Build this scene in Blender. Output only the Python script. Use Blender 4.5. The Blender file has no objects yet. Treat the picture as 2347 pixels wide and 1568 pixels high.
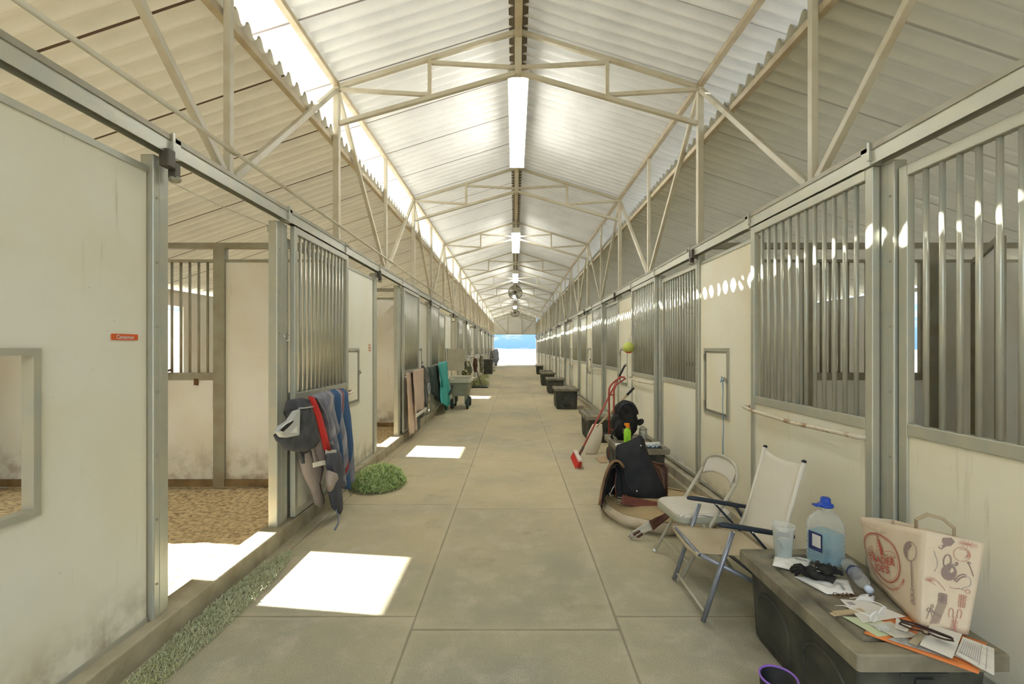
import bpy, math, random
from mathutils import Vector, Matrix, noise
random.seed(7)
SC = bpy.context.scene
COL = SC.collection
PI = math.pi
FPX, VX, VY, H = 1043.0, 1179.0, 798.0, 1.51      # focal length, vanishing point (2347x1568 frame), eye height
YT, BAY, NB = 4.838, 3.664, 10                     # first truss line in view, bay length, last truss line
XL, XR = -1.87, 1.94                               # stall fronts
EL, ER = -1.888, 1.972                             # eave lines of the raised centre roof
def W(px, py, y):                                  # a point at depth y
    return Vector(((px - VX) * y / FPX, y, H - (py - VY) * y / FPX))
def F(px, py, z=0.0):                              # a point on the level z
    return W(px, py, (H - z) * FPX / (py - VY))
# ------------------------------------------------------------------ mesh builder
class MB:
    def __init__(s): s.v = []; s.f = []; s.m = []; s.cur = 0
    def add(s, vs, fs):
        n = len(s.v); s.v += [Vector(v) for v in vs]
        for f in fs: s.f.append([i + n for i in f]); s.m.append(s.cur)
        return s
    def box(s, x0, x1, y0, y1, z0, z1):
        vs = [(x, y, z) for z in (z0, z1) for y in (y0, y1) for x in (x0, x1)]
        return s.add(vs, [(0,2,3,1),(4,5,7,6),(0,1,5,4),(2,6,7,3),(0,4,6,2),(1,3,7,5)])
    def bar(s, a, b, w, h, up=(0,0,1)):            # rectangular bar between two points
        a, b = Vector(a), Vector(b); d = (b - a).normalized(); up = Vector(up)
        if abs(d.dot(up)) > .98: up = Vector((0,1,0))
        r = d.cross(up).normalized(); u = r.cross(d).normalized()
        vs = []
        for p in (a, b):
            for i, j in ((-1,-1),(1,-1),(1,1),(-1,1)): vs.append(p + r*(i*w/2) + u*(j*h/2))
        return s.add(vs, [(3,2,1,0),(4,5,6,7),(0,1,5,4),(1,2,6,5),(2,3,7,6),(3,0,4,7)])
    def tube(s, pts, r, n=8, closed=False, flat=1.0):
        pts = [Vector(p) for p in pts]; k = len(pts); rs = r if isinstance(r, (list, tuple)) else [r]*k
        ref = None; rings = []
        for i, p in enumerate(pts):
            if closed: t = pts[(i+1) % k] - pts[i-1]
            else: t = pts[min(i+1, k-1)] - pts[max(i-1, 0)]
            t = t.normalized() if t.length > 1e-9 else Vector((0,0,1))
            if ref is None:
                ref = Vector((0,0,1)) if abs(t.z) < .9 else Vector((1,0,0))
            ref = (ref - t*ref.dot(t))
            ref = ref.normalized() if ref.length > 1e-6 else t.orthogonal().normalized()
            o = t.cross(ref)
            rings.append([p + (ref*math.cos(2*PI*j/n)*flat + o*math.sin(2*PI*j/n))*rs[i] for j in range(n)])
        vs = [v for ring in rings for v in ring]; fs = []
        for i in range(k if closed else k-1):
            a, b = i*n, ((i+1) % k)*n
            for j in range(n): fs.append((a+j, a+(j+1) % n, b+(j+1) % n, b+j))
        if not closed:
            fs.append(tuple(range(n))[::-1]); fs.append(tuple((k-1)*n + j for j in range(n)))
        return s.add(vs, fs)
    def lathe(s, prof, c=(0,0,0), n=24, sx=1, sy=1, M=None):   # prof: (r, z) list, about z
        vs = []; fs = []
        for r, z in prof:
            for j in range(n):
                a = 2*PI*j/n; vs.append(Vector((math.cos(a)*r*sx, math.sin(a)*r*sy, z)))
        if M is not None: vs = [M @ v for v in vs]
        vs = [v + Vector(c) for v in vs]
        for i in range(len(prof)-1):
            for j in range(n): fs.append((i*n+j, i*n+(j+1) % n, (i+1)*n+(j+1) % n, (i+1)*n+j))
        if prof[0][0] > 1e-5: fs.append(tuple(range(n))[::-1])
        if prof[-1][0] > 1e-5: fs.append(tuple((len(prof)-1)*n + j for j in range(n)))
        return s.add(vs, fs)
    def grid(s, fn, nu, nv):
        vs = [fn(i/nu, j/nv) for j in range(nv+1) for i in range(nu+1)]
        fs = [(j*(nu+1)+i, j*(nu+1)+i+1, (j+1)*(nu+1)+i+1, (j+1)*(nu+1)+i) for j in range(nv) for i in range(nu)]
        return s.add(vs, fs)
    def prism(s, poly, d):                        # polygon (3D points) thickened by the vector d
        d = Vector(d); n = len(poly); vs = [Vector(p) for p in poly] + [Vector(p) + d for p in poly]
        return s.add(vs, [tuple(range(n))[::-1], tuple(range(n, 2*n))] + [(i, (i+1) % n, n+(i+1) % n, n+i) for i in range(n)])
    def blob(s, c, rx, ry, rz, n=12, m=8, amp=0, fr=6, M=None, seed=0):
        vs = []; fs = []; c = Vector(c)
        for i in range(m+1):
            t = PI*i/m
            for j in range(n):
                a = 2*PI*j/n; q = Vector((math.sin(t)*math.cos(a), math.sin(t)*math.sin(a), math.cos(t)))
                k = 1 + amp*noise.noise(q*fr*.4 + Vector((seed, seed*.7, 0)))
                q = Vector((q.x*rx, q.y*ry, q.z*rz))*k
                vs.append(c + (M @ q if M is not None else q))
        for i in range(m):
            for j in range(n): fs.append((i*n+j, (i+1)*n+j, (i+1)*n+(j+1) % n, i*n+(j+1) % n))
        return s.add(vs, fs)
    def build(s, name, mats, parent=None, smooth=False, bevel=0, solid=0, sub=0):
        off = Vector(parent.get('_o', (0,0,0))) if parent is not None else Vector((0,0,0))
        me = bpy.data.meshes.new(name)
        me.from_pydata([v - off for v in s.v], [], s.f)
        if not isinstance(mats, (list, tuple)): mats = [mats]
        for m in mats: me.materials.append(m)
        for p, mi in zip(me.polygons, s.m): p.material_index = mi; p.use_smooth = smooth
        me.validate(); me.update()
        o = bpy.data.objects.new(name, me); COL.objects.link(o)
        o['_o'] = [0,0,0] if parent is None else list(off)
        if parent is not None: o.parent = parent
        if solid:
            md = o.modifiers.new('thick', 'SOLIDIFY'); md.thickness = solid; md.offset = 0
        if bevel:
            md = o.modifiers.new('bev', 'BEVEL'); md.width = bevel; md.segments = 2; md.limit_method = 'ANGLE'; md.harden_normals = False
        if sub:
            md = o.modifiers.new('sub', 'SUBSURF'); md.levels = sub; md.render_levels = sub
        return o
def tag(o, label=None, cat=None, group=None, kind=None):
    if label: o['label'] = label
    if cat: o['category'] = cat
    if group: o['group'] = group
    if kind: o['kind'] = kind
    return o
def thing(name, label, cat, loc=(0,0,0), group=None, kind=None):
    o = bpy.data.objects.new(name, None); COL.objects.link(o); o.location = loc; o['_o'] = list(loc)
    o.empty_display_size = .1
    return tag(o, label, cat, group, kind)
def single(o, label, cat, group=None, kind=None):        # one-mesh thing: put its origin at its base
    vs = [v.co for v in o.data.vertices]
    c = Vector((sum(v.x for v in vs)/len(vs), sum(v.y for v in vs)/len(vs), min(v.z for v in vs)))
    o.data.transform(Matrix.Translation(-c)); o.location = c
    return tag(o, label, cat, group, kind)
def struct(o, label=None):
    tag(o, label, None, None, 'structure'); return o
KIDS = {}
def dup(root, delta, label=None, group=None, merge=False):
    r = root.copy(); COL.objects.link(r); r.location = root.location + Vector(delta); r['_o'] = list(r.location)
    if label: r['label'] = label
    if group: r['group'] = group
    for ch in list(root.children):
        c = ch.copy(); COL.objects.link(c); c.parent = r
        for g in ch.children:
            d = g.copy(); COL.objects.link(d); d.parent = c
    return r
def ordinal(n):
    return ['first','second','third','fourth','fifth','sixth','seventh','eighth','ninth','tenth','eleventh','twelfth','thirteenth','fourteenth'][n-1]
# ------------------------------------------------------------------ materials
def mat(name, col, rough=.6, metal=0, col2=None, scale=4, amt=.5, detail=4, bump=0, bscale=60, spec=.3, stretch=(1,1,1), ramp=(.35,.7), coat=0):
    m = bpy.data.materials.new(name); m.use_nodes = True; nt = m.node_tree; N = nt.nodes; L = nt.links
    b = N['Principled BSDF']; b.inputs['Roughness'].default_value = rough; b.inputs['Metallic'].default_value = metal
    b.inputs['Specular IOR Level'].default_value = spec; b.inputs['Coat Weight'].default_value = coat
    b.inputs['Base Color'].default_value = (*col, 1)
    geo = N.new('ShaderNodeNewGeometry'); mp = N.new('ShaderNodeMapping'); mp.inputs['Scale'].default_value = stretch
    L.new(geo.outputs['Position'], mp.inputs['Vector'])
    if col2:
        t = N.new('ShaderNodeTexNoise'); t.inputs['Scale'].default_value = scale; t.inputs['Detail'].default_value = detail
        L.new(mp.outputs[0], t.inputs['Vector'])
        r = N.new('ShaderNodeValToRGB'); r.color_ramp.elements[0].position = ramp[0]; r.color_ramp.elements[1].position = ramp[1]
        r.color_ramp.elements[0].color = (*col, 1); r.color_ramp.elements[1].color = (*[c*(1-amt)+d*amt for c, d in zip(col, col2)], 1)
        L.new(t.outputs['Fac'], r.inputs[0]); L.new(r.outputs[0], b.inputs['Base Color'])
    if bump:
        t2 = N.new('ShaderNodeTexNoise'); t2.inputs['Scale'].default_value = bscale; t2.inputs['Detail'].default_value = 3
        L.new(geo.outputs['Position'], t2.inputs['Vector'])
        bp = N.new('ShaderNodeBump'); bp.inputs['Strength'].default_value = bump; bp.inputs['Distance'].default_value = .01
        L.new(t2.outputs['Fac'], bp.inputs['Height']); L.new(bp.outputs[0], b.inputs['Normal'])
    return m
def nn(nt, typ, **kw):
    n = nt.nodes.new(typ)
    for k, v in kw.items(): setattr(n, k, v)
    return n
def mth(nt, op, a, b=None, c=None):
    n = nt.nodes.new('ShaderNodeMath'); n.operation = op
    for i, x in enumerate((a, b, c)):
        if x is None: continue
        if isinstance(x, (int, float)): n.inputs[i].default_value = x
        else: nt.links.new(x, n.inputs[i])
    return n.outputs[0]
def mixc(nt, fac, a, b, typ='MIX'):
    n = nt.nodes.new('ShaderNodeMix'); n.data_type = 'RGBA'; n.blend_type = typ
    for i, x in ((0, fac), (6, a), (7, b)):
        if isinstance(x, (int, float)): n.inputs[i].default_value = x
        elif isinstance(x, tuple): n.inputs[i].default_value = (*x, 1)
        else: nt.links.new(x, n.inputs[i])
    return n.outputs[2]
def noi(nt, vec, scale, detail=4, rough=.55):
    t = nt.nodes.new('ShaderNodeTexNoise'); t.inputs['Scale'].default_value = scale; t.inputs['Detail'].default_value = detail
    t.inputs['Roughness'].default_value = rough; nt.links.new(vec, t.inputs['Vector']); return t.outputs['Fac']
def smooth(nt, x, a, b):
    n = nt.nodes.new('ShaderNodeMapRange'); n.interpolation_type = 'SMOOTHSTEP'
    nt.links.new(x, n.inputs[0]); n.inputs[1].default_value = a; n.inputs[2].default_value = b; return n.outputs[0]
def newmat(name, rough=.6, spec=.3):
    m = bpy.data.materials.new(name); m.use_nodes = True; nt = m.node_tree; b = nt.nodes['Principled BSDF']
    b.inputs['Roughness'].default_value = rough; b.inputs['Specular IOR Level'].default_value = spec
    g = nt.nodes.new('ShaderNodeNewGeometry'); sp = nt.nodes.new('ShaderNodeSeparateXYZ'); nt.links.new(g.outputs['Position'], sp.inputs[0])
    return m, nt, b, g.outputs['Position'], sp.outputs

def paint_mat(name, col, warm, dirt, dirt_z=.45):
    m, nt, b, P, S = newmat(name, .55, .25)
    n1 = noi(nt, P, 1.1, 5); n2 = noi(nt, P, 7, 5); n3 = noi(nt, P, 40, 3)
    c = mixc(nt, smooth(nt, n1, .35, .7), col, warm)
    streak = nt.nodes.new('ShaderNodeMapping'); streak.inputs['Scale'].default_value = (9, 9, .8); nt.links.new(P, streak.inputs[0])
    n4 = noi(nt, streak.outputs[0], 2, 4)
    c = mixc(nt, mth(nt, 'MULTIPLY', smooth(nt, n4, .62, .8), .3), c, dirt)
    low = mth(nt, 'MULTIPLY', mth(nt, 'SUBTRACT', 1.0, smooth(nt, S[2], .08, dirt_z)), smooth(nt, n2, .35, .7))
    c = mixc(nt, mth(nt, 'MULTIPLY', low, .75), c, dirt)
    c = mixc(nt, mth(nt, 'MULTIPLY', smooth(nt, n3, .72, .8), .5), c, dirt)
    nt.links.new(c, b.inputs['Base Color'])
    bp = nt.nodes.new('ShaderNodeBump'); bp.inputs['Strength'].default_value = .12; bp.inputs['Distance'].default_value = .01
    nt.links.new(noi(nt, P, 25, 3), bp.inputs['Height']); nt.links.new(bp.outputs[0], b.inputs['Normal'])
    return m
def roof_mat(name, col, trans, tcol, seam, lap=.92, off=0.0, seamcol=(.10,.05,.025), sw=.028, outer=(.36,.35,.33)):
    m, nt, b, P, S = newmat(name, .5, .2)
    fr = mth(nt, 'FRACT', mth(nt, 'DIVIDE', mth(nt, 'ADD', S[1], off), lap))
    line = mth(nt, 'LESS_THAN', fr, sw/lap)
    brk = smooth(nt, noi(nt, P, 1.3, 2), .18, .3)
    line = mth(nt, 'MULTIPLY', mth(nt, 'MULTIPLY', line, brk), seam)
    n1 = noi(nt, P, 2.2, 5)
    c = mixc(nt, smooth(nt, n1, .4, .75), col, tuple(x*.88 for x in col))
    c = mixc(nt, line, c, seamcol)
    sep = nt.nodes.new('ShaderNodeSeparateXYZ'); gg = nt.nodes.new('ShaderNodeNewGeometry'); nt.links.new(gg.outputs['Normal'], sep.inputs[0])
    c = mixc(nt, mth(nt, 'GREATER_THAN', sep.outputs[2], 0.0), c, outer)   # dull galvanised outer face, darkened to cut bounced light; painted inner face
    nt.links.new(c, b.inputs['Base Color'])
    tr = nt.nodes.new('ShaderNodeBsdfTranslucent'); nt.links.new(mixc(nt, line, tcol, (.02,.01,.005)), tr.inputs['Color'])
    mx = nt.nodes.new('ShaderNodeMixShader'); mx.inputs[0].default_value = trans  # translucence added so sun through the sheets brightens the interior
    out = nt.nodes['Material Output']
    nt.links.new(b.outputs[0], mx.inputs[1]); nt.links.new(tr.outputs[0], mx.inputs[2]); nt.links.new(mx.outputs[0], out.inputs[0])
    return m
def floor_mat():
    m, nt, b, P, S = newmat('rubber mat floor', .8, .15)
    col = mth(nt, 'FLOOR', mth(nt, 'DIVIDE', mth(nt, 'ADD', S[0], .553), 1.12))
    yy = mth(nt, 'DIVIDE', mth(nt, 'ADD', mth(nt, 'ADD', S[1], -2.44), mth(nt, 'MULTIPLY', mth(nt, 'ABSOLUTE', col), -.12)), 1.83)
    row = mth(nt, 'FLOOR', yy)
    fx = mth(nt, 'FRACT', mth(nt, 'DIVIDE', mth(nt, 'ADD', S[0], .553), 1.12)); fy = mth(nt, 'FRACT', yy)
    wob = mth(nt, 'MULTIPLY', mth(nt, 'SUBTRACT', noi(nt, P, 3, 2), .5), .01)
    dx = mth(nt, 'MULTIPLY', mth(nt, 'ADD', mth(nt, 'MINIMUM', fx, mth(nt, 'SUBTRACT', 1.0, fx)), wob), 1.12)
    dy = mth(nt, 'MULTIPLY', mth(nt, 'ADD', mth(nt, 'MINIMUM', fy, mth(nt, 'SUBTRACT', 1.0, fy)), wob), 1.83)
    d = mth(nt, 'MINIMUM', dx, dy)
    seam = mth(nt, 'SUBTRACT', 1.0, smooth(nt, d, .002, .009))
    halo = mth(nt, 'SUBTRACT', 1.0, smooth(nt, d, .0, .06))
    cv = nt.nodes.new('ShaderNodeCombineXYZ'); nt.links.new(col, cv.inputs[0]); nt.links.new(row, cv.inputs[1])
    wn = nt.nodes.new('ShaderNodeTexWhiteNoise'); wn.noise_dimensions = '2D'; nt.links.new(cv.outputs[0], wn.inputs['Vector'])
    tan, grey = (.65,.555,.34), (.36,.355,.28)
    n1 = noi(nt, P, .9, 4); n2 = noi(nt, P, 4.5, 6, .65); n3 = noi(nt, P, 160, 2)
    near = mth(nt, 'SUBTRACT', 1.0, smooth(nt, S[1], 1.6, 4.2))
    f = mth(nt, 'ADD', mth(nt, 'MULTIPLY', smooth(nt, n1, .35, .7), .45), mth(nt, 'MULTIPLY', wn.outputs['Value'], .25))
    f = mth(nt, 'MINIMUM', mth(nt, 'ADD', f, mth(nt, 'MULTIPLY', near, .55)), 1.0)
    c = mixc(nt, f, tan, grey)
    c = mixc(nt, mth(nt, 'MULTIPLY', smooth(nt, n2, .45, .75), .5), c, (.70,.63,.49))
    c = mixc(nt, mth(nt, 'MULTIPLY', smooth(nt, noi(nt, P, 2.1, 6, .7), .55, .8), .55), c, (.20,.175,.12))
    c = mixc(nt, mth(nt, 'MULTIPLY', smooth(nt, n3, .4, .65), .35), c, (.20,.18,.13))
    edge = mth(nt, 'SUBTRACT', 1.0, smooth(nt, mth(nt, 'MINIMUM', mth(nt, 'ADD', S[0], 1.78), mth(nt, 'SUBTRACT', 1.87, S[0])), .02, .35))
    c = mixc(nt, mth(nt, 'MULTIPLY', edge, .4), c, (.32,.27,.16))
    c = mixc(nt, mth(nt, 'MULTIPLY', halo, .25), c, (.60,.53,.38))
    c = mixc(nt, mth(nt, 'MULTIPLY', seam, .45), c, (.09,.08,.055))
    nt.links.new(c, b.inputs['Base Color'])
    bp = nt.nodes.new('ShaderNodeBump'); bp.inputs['Strength'].default_value = .35; bp.inputs['Distance'].default_value = .006
    nt.links.new(mth(nt, 'SUBTRACT', n3, mth(nt, 'MULTIPLY', seam, 1.5)), bp.inputs['Height']); nt.links.new(bp.outputs[0], b.inputs['Normal'])
    return m
def clear_mat(name, col, body=.25, rough=.08):
    m = bpy.data.materials.new(name); m.use_nodes = True; nt = m.node_tree; b = nt.nodes['Principled BSDF']
    b.inputs['Base Color'].default_value = (*col, 1); b.inputs['Roughness'].default_value = rough; b.inputs['Specular IOR Level'].default_value = .8
    t = nt.nodes.new('ShaderNodeBsdfTransparent'); t.inputs[0].default_value = (*[.55+.45*c for c in col], 1)
    lw = nt.nodes.new('ShaderNodeLayerWeight'); lw.inputs[0].default_value = .35
    f = mth(nt, 'ADD', mth(nt, 'MULTIPLY', lw.outputs['Facing'], .45), body)
    mx = nt.nodes.new('ShaderNodeMixShader'); nt.links.new(f, mx.inputs[0])
    nt.links.new(t.outputs[0], mx.inputs[1]); nt.links.new(b.outputs[0], mx.inputs[2]); nt.links.new(mx.outputs[0], nt.nodes['Material Output'].inputs[0])
    return m
def emit(name, col, s):
    m = bpy.data.materials.new(name); m.use_nodes = True; b = m.node_tree.nodes['Principled BSDF']
    b.inputs['Base Color'].default_value = (*col, 1); b.inputs['Emission Color'].default_value = (*col, 1); b.inputs['Emission Strength'].default_value = s
    return m
M = {}
M['cream'] = paint_mat('cream painted board', (.82,.82,.71), (.80,.76,.60), (.25,.19,.10))
M['creamR'] = paint_mat('cream painted board clean', (.87,.85,.72), (.84,.78,.58), (.28,.22,.12), .3)
M['divider'] = paint_mat('scuffed stall board', (.83,.84,.79), (.77,.73,.62), (.30,.22,.12), .6)
M['galv'] = mat('galvanised steel', (.47,.49,.42), .33, .35, (.56,.53,.41), 9, .8, bump=.05, bscale=80, spec=.4)
M['galvd'] = mat('dull galvanised steel', (.36,.355,.28), .45, .3, (.29,.24,.16), 6, .7, spec=.3)
M['white_steel'] = mat('cream painted steel', (.58,.54,.41), .45, 0, (.44,.35,.20), 5, .6, ramp=(.5,.75))
M['rusty'] = mat('rusty white pipe', (.68,.61,.47), .5, 0, (.28,.14,.06), 14, .8, ramp=(.55,.66))
M['concrete'] = mat('concrete curb', (.46,.41,.29), .85, 0, (.26,.22,.13), 5, .8, bump=.3)
M['floor'] = floor_mat()
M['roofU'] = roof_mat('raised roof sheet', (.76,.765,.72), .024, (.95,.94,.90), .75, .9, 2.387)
M['roofL'] = roof_mat('side roof sheet lit tone', (.70,.70,.61), .014, (.95,.83,.62), .95, .882, 2.412)  # side roof sheet in its sunlit tone
M['roofR'] = roof_mat('side roof sheet shade tone', (.60,.58,.46), .07, (.85,.80,.62), .35, .882, 2.389)  # same kind of sheet, the shade of this slope put into its colour
M['bark'] = mat('stall bedding shavings', (.86,.70,.43), .9, 0, (.36,.22,.10), 26, 1, 8, bump=.9, bscale=60, ramp=(.42,.72))
M['brown'] = mat('brown kick board', (.28,.19,.09), .8, 0, (.15,.09,.04), 8, .8)
M['sand'] = mat('bright sand ground', (.30,.265,.21), .95, 0, (.23,.20,.15), .4, .8)
M['dark_metal'] = mat('dark bracket steel', (.10,.09,.07), .5, .4)
M['ridge'] = mat('brown ridge flashing', (.22,.18,.12), .6, .1, (.14,.12,.09), 6, .7)
M['ridgeb'] = mat('ridge beam paint', (.60,.52,.36), .5, 0, (.42,.33,.2), 8, .7)
M['tubeglow'] = emit('fluorescent tube glow', (1,.99,.97), 14)
M['fixture'] = mat('white fixture enamel', (.75,.73,.66), .4)
M['conc_ext'] = mat('outside concrete apron', (.27,.26,.25), .9, 0, (.22,.21,.19), 1, .6)
YA, YB = YT - 2*BAY, YT + NB*BAY                    # ends of the barn
# ---------------------------------------------------------------- ground
b = MB(); b.box(-1.79, 1.88, YA, YB, -.06, 0); struct(b.build('floor', M['floor']), 'tan and grey rubber mat aisle floor')
def dirt(name, x0, x1, lab, mt, z=0.0, amp=.03, ny=320, nx=26, y0=None, y1=None):
    y0 = YA if y0 is None else y0; y1 = YB if y1 is None else y1
    b = MB()
    def fn(u, v):
        x, y = x0+(x1-x0)*u, y0+(y1-y0)*v
        e = min(1, 6*u, 6*(1-u))
        return Vector((x, y, z + e*amp*(noise.noise(Vector((x*1.7, y*1.7, 0))) + .5*noise.noise(Vector((x*7, y*7, 2))) + .35*noise.noise(Vector((x*17, y*17, 5))))))
    b.grid(fn, nx, ny); o = b.build(name, mt, smooth=True); tag(o, lab, 'bedding', None, 'stuff'); return o
dirt('stall_bedding', -5.47, -1.95, 'brown wood shavings bedding on the stall floors behind the hanging blankets', M['bark'], .012, .03, 760, 60)
dirt('stall_bedding', 2.04, 5.58, 'dark bedding on the stall floors behind the storage chests', M['bark'], .0, .02, 200, 12)
b = MB(); b.grid(lambda u, v: Vector((-400+800*u, -120+900*v, -.07)), 4, 4); struct(b.build('ground', M['sand']), 'pale sandy ground outside')
def dune(u, v):
    x = -90+180*u; y = 62+150*v
    k = math.sin(PI*min(1, v*1.05))**.8 if v < .95 else 0
    return Vector((x, y, -.12 + k*(1.35 + .5*noise.noise(Vector((x*.05, y*.03, 1))) + .22*noise.noise(Vector((x*.3, y*.2, 3))) + .1*noise.noise(Vector((x*1.1, y*.6, 8))))))
M['dune'] = mat('pale desert dune', (.24,.205,.155), .95, 0, (.17,.13,.085), .5, .8, 6, ramp=(.5,.72))
b = MB(); b.grid(dune, 160, 60); struct(b.build('terrain', M['dune'], smooth=True), 'pale sand dunes beyond the far barn opening')
b = MB(); b.box(-7, 9, YB, YB+9, -.06, -.01); struct(b.build('ground', M['conc_ext']), 'pale concrete apron outside the far opening')
for s, x0, x1, nm in ((-1, -1.94, -1.78, 'hanging blankets'), (1, 1.87, 2.03, 'storage chests')):
    b = MB(); b.box(x0, x1, YA, YB, -.02, .125 if s < 0 else .10); struct(b.build('trim_%d' % (1 if s < 0 else 2), M['concrete'], bevel=.008), 'concrete curb under the stalls with the ' + nm)
# ---------------------------------------------------------------- roofs
PIT, AMP = .15, .036
def corr(name, xa, za, xb, zb, mt, lab, pit=PIT, ph=0.0, y0=YA, y1=YB, amp=AMP, n=10):
    b = MB(); k = int((y1-y0)/pit*n); vs = []; fs = []
    for i in range(k+1):
        y = y0 + i*pit/n; t = math.sin(2*PI*i/n + ph); w = amp*math.copysign(abs(t)**.75, t)
        vs += [(xa, y, za+w), (xb, y, zb+w)]
    fs = [(2*i, 2*i+1, 2*i+3, 2*i+2) for i in range(k)]
    b.add(vs, fs); o = b.build(name, mt, smooth=True); return struct(o, lab)
RX, MU, ML = .042, .31, .335
ZE = 4.33; ZR = ZE + MU*(ER-RX) + .03; DO = .685
corr('ceiling', EL-DO, ZE+.03-MU*DO, RX-.02, ZR, M['roofU'], 'pale corrugated raised roof on the side of the hanging blankets')
corr('ceiling', ER+DO, ZE+.03-MU*DO, RX+.02, ZR, M['roofU'], 'pale corrugated raised roof on the side of the storage chests', ph=.6)
ZL = 3.805
XO_L, XO_R = -5.9, 6.0
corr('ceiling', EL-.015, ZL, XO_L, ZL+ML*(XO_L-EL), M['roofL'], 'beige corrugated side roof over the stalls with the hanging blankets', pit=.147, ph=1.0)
corr('ceiling', ER+.015, ZL, XO_R, ZL-ML*(XO_R-ER), M['roofR'], 'shade-toned corrugated side roof over the stalls behind the storage chests', pit=.147)
# ridge
b = MB(); b.box(RX-.038, RX+.038, YA, YB, ZR-.17, ZR-.05); struct(b.build('beam', M['ridgeb'], bevel=.005), 'cream ridge beam')
b = MB(); b.box(RX-.10, RX+.10, YA, YB, ZR-.045, ZR-.03); struct(b.build('trim_3', M['ridge']), 'brown ridge flashing')
# eave beams
n = 4
for x, s in ((EL, -1), (ER, 1)):
    side = 'hanging blankets' if s < 0 else 'storage chests'
    b = MB(); b.box(x-.03, x+.03, YA, YB, ZE-.05, ZE+.0); struct(b.build('beam', M['ridgeb'], bevel=.004), 'long eave beam under the raised roof above the ' + side)
    b = MB(); b.box(x-.035+s*.06, x+.02+s*.06, YA, YB, ZL-.10, ZL-.045); struct(b.build('beam', M['ridgeb'], bevel=.004), 'long edge beam of the side roof above the ' + side)
# ---------------------------------------------------------------- trusses over the aisle
def truss():
    t = thing('roof_truss', '', 'roof truss', (0, YT, 3.9), 'steel trusses across the aisle')
    y = YT; xc = RX
    zt = lambda x: ZE - .02 + MU*((x-EL) if x < xc else (ER-x))
    zb = lambda x: 3.89 + .285*((x-EL) if x < xc else (ER-x))
    def br(nm, a, bb, w=.045):
        b = MB(); b.bar((a[0], y, a[1]), (bb[0], y, bb[1]), w, w, (0,1,0)); return b.build(nm, M['white_steel'], t, bevel=.004)
    for x0, xm in ((EL+.03, -.90), (ER-.03, .985)):
        br('top_chord', (x0, zt(x0)-.03), (xc, zt(xc)-.03))
        br('bottom_chord', (x0, zb(x0)), (xc, zb(xc)))
        br('web_strut', (xm, zt(xm)-.05), (xm, zb(xm)+.02), .04)
        br('web_strut', (x0, zt(x0)-.06), (xm, zb(xm)+.03), .038)
        br('web_strut', (xm, zt(xm)-.07), (xc, zb(xc)+.05), .038)
    br('king_post', (xc, zb(xc)-.03), (xc, zt(xc)), .07)
    return t
t0 = truss()
for j in range(0, NB+1):
    lab = 'cream steel truss across the aisle, %s from the camera' % ordinal(j+1)
    if j == 0: t0['label'] = lab
    else: dup(t0, (0, BAY*j, 0), lab)
# ---------------------------------------------------------------- lattice girders along both sides
for s, x, zb_, nm in ((-1, EL, 2.63, 'hanging blankets'), (1, ER, 2.585, 'storage chests')):
    g = thing('lattice_girder', 'cream steel lattice girder running above the ' + nm, 'girder', (x, YT, zb_), 'girders carrying the raised roof')
    b = MB(); b.tube([(x, YA, zb_), (x, YB, zb_)], .024, 10); b.build('bottom_chord', M['white_steel'], g, True)
    P0 = U0 = D1 = D2 = None
    w = .062
    for j in range(-2, NB+1):
        y = YT + BAY*j
        if P0 is None:
            b = MB(); b.bar((x, YT, zb_-.05), (x, YT, ZE-.05), w, w); P0 = b.build('post', M['white_steel'], g, bevel=.005); P0.location.y = y-YT
            b = MB(); ym = YT + BAY/2; b.bar((x, ym, zb_+.02), (x, ym, ZE-.05), .045, .045); U0 = b.build('upright', M['white_steel'], g, bevel=.004); U0.location.y = y-YT
            b = MB(); b.bar((x, YT+.04, ZE-.1), (x, ym-.06, zb_+.03), .045, .045); D1 = b.build('diagonal', M['white_steel'], g, bevel=.004); D1.location.y = y-YT
            b = MB(); b.bar((x, YT+BAY-.04, ZE-.1), (x, ym+.06, zb_+.03), .045, .045); D2 = b.build('diagonal', M['white_steel'], g, bevel=.004); D2.location.y = y-YT
        else:
            for o in (P0, U0, D1, D2):
                if j == NB and o is not P0: continue
                c = o.copy(); COL.objects.link(c); c.parent = g; c.location.y = y-YT
# door tracks and pipes
for s, x, z0, z1, nm in ((-1, XL+.055, 2.515, 2.60, 'hanging blankets'), (1, XR-.055, 2.465, 2.55, 'storage chests')):
    t = thing('door_track', 'galvanised sliding door track above the stalls with the ' + nm, 'door track', (x, YT, z0), 'sliding door tracks')
    b = MB(); b.box(x-.03, x+.03, YA, YB, z1-.004, z1); b.box(x-.03, x-.026, YA, YB, z0, z1); b.box(x+.026, x+.03, YA, YB, z0, z1)
    b.build('channel', M['galv'], t)
    b = MB(); b.box(x-s*.03-.006, x-s*.03+.006, YA, YB, z1-.012, z1+.016); b.build('lip', M['galvd'], t)
    first = None
    for j in range(-2, NB+1):
        for dy in (-2.44, -.0, -1.22):
            y = YT + BAY*j + dy
            if first is None:
                b = MB(); b.box(x-.036, x+.036, y-.03, y+.03, z0-.006, z1+.01); b.box(x-s*.036-.008, x-s*.036+.008, y-.035, y-.02, z0+.02, z1+.03)
                first = (b.build('splice', M['galv'], t), y)
            else:
                c = first[0].copy(); COL.objects.link(c); c.parent = t; c.location.y = y-first[1]
b = MB(); pts = [(XL+.12, YA, 2.735), (XL+.12, YB, 2.735)]; b.tube(pts, .013, 8)
for j in range(-1, NB): b.tube([(XL+.12, YT+BAY*j-2.06, 2.735), (XL+.12, YT+BAY*j-1.98, 2.735)], .021, 8)
o = b.build('conduit', M['white_steel'], smooth=True); single(o, 'thin cream conduit pipe above the door track over the hanging blankets', 'pipe')
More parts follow.
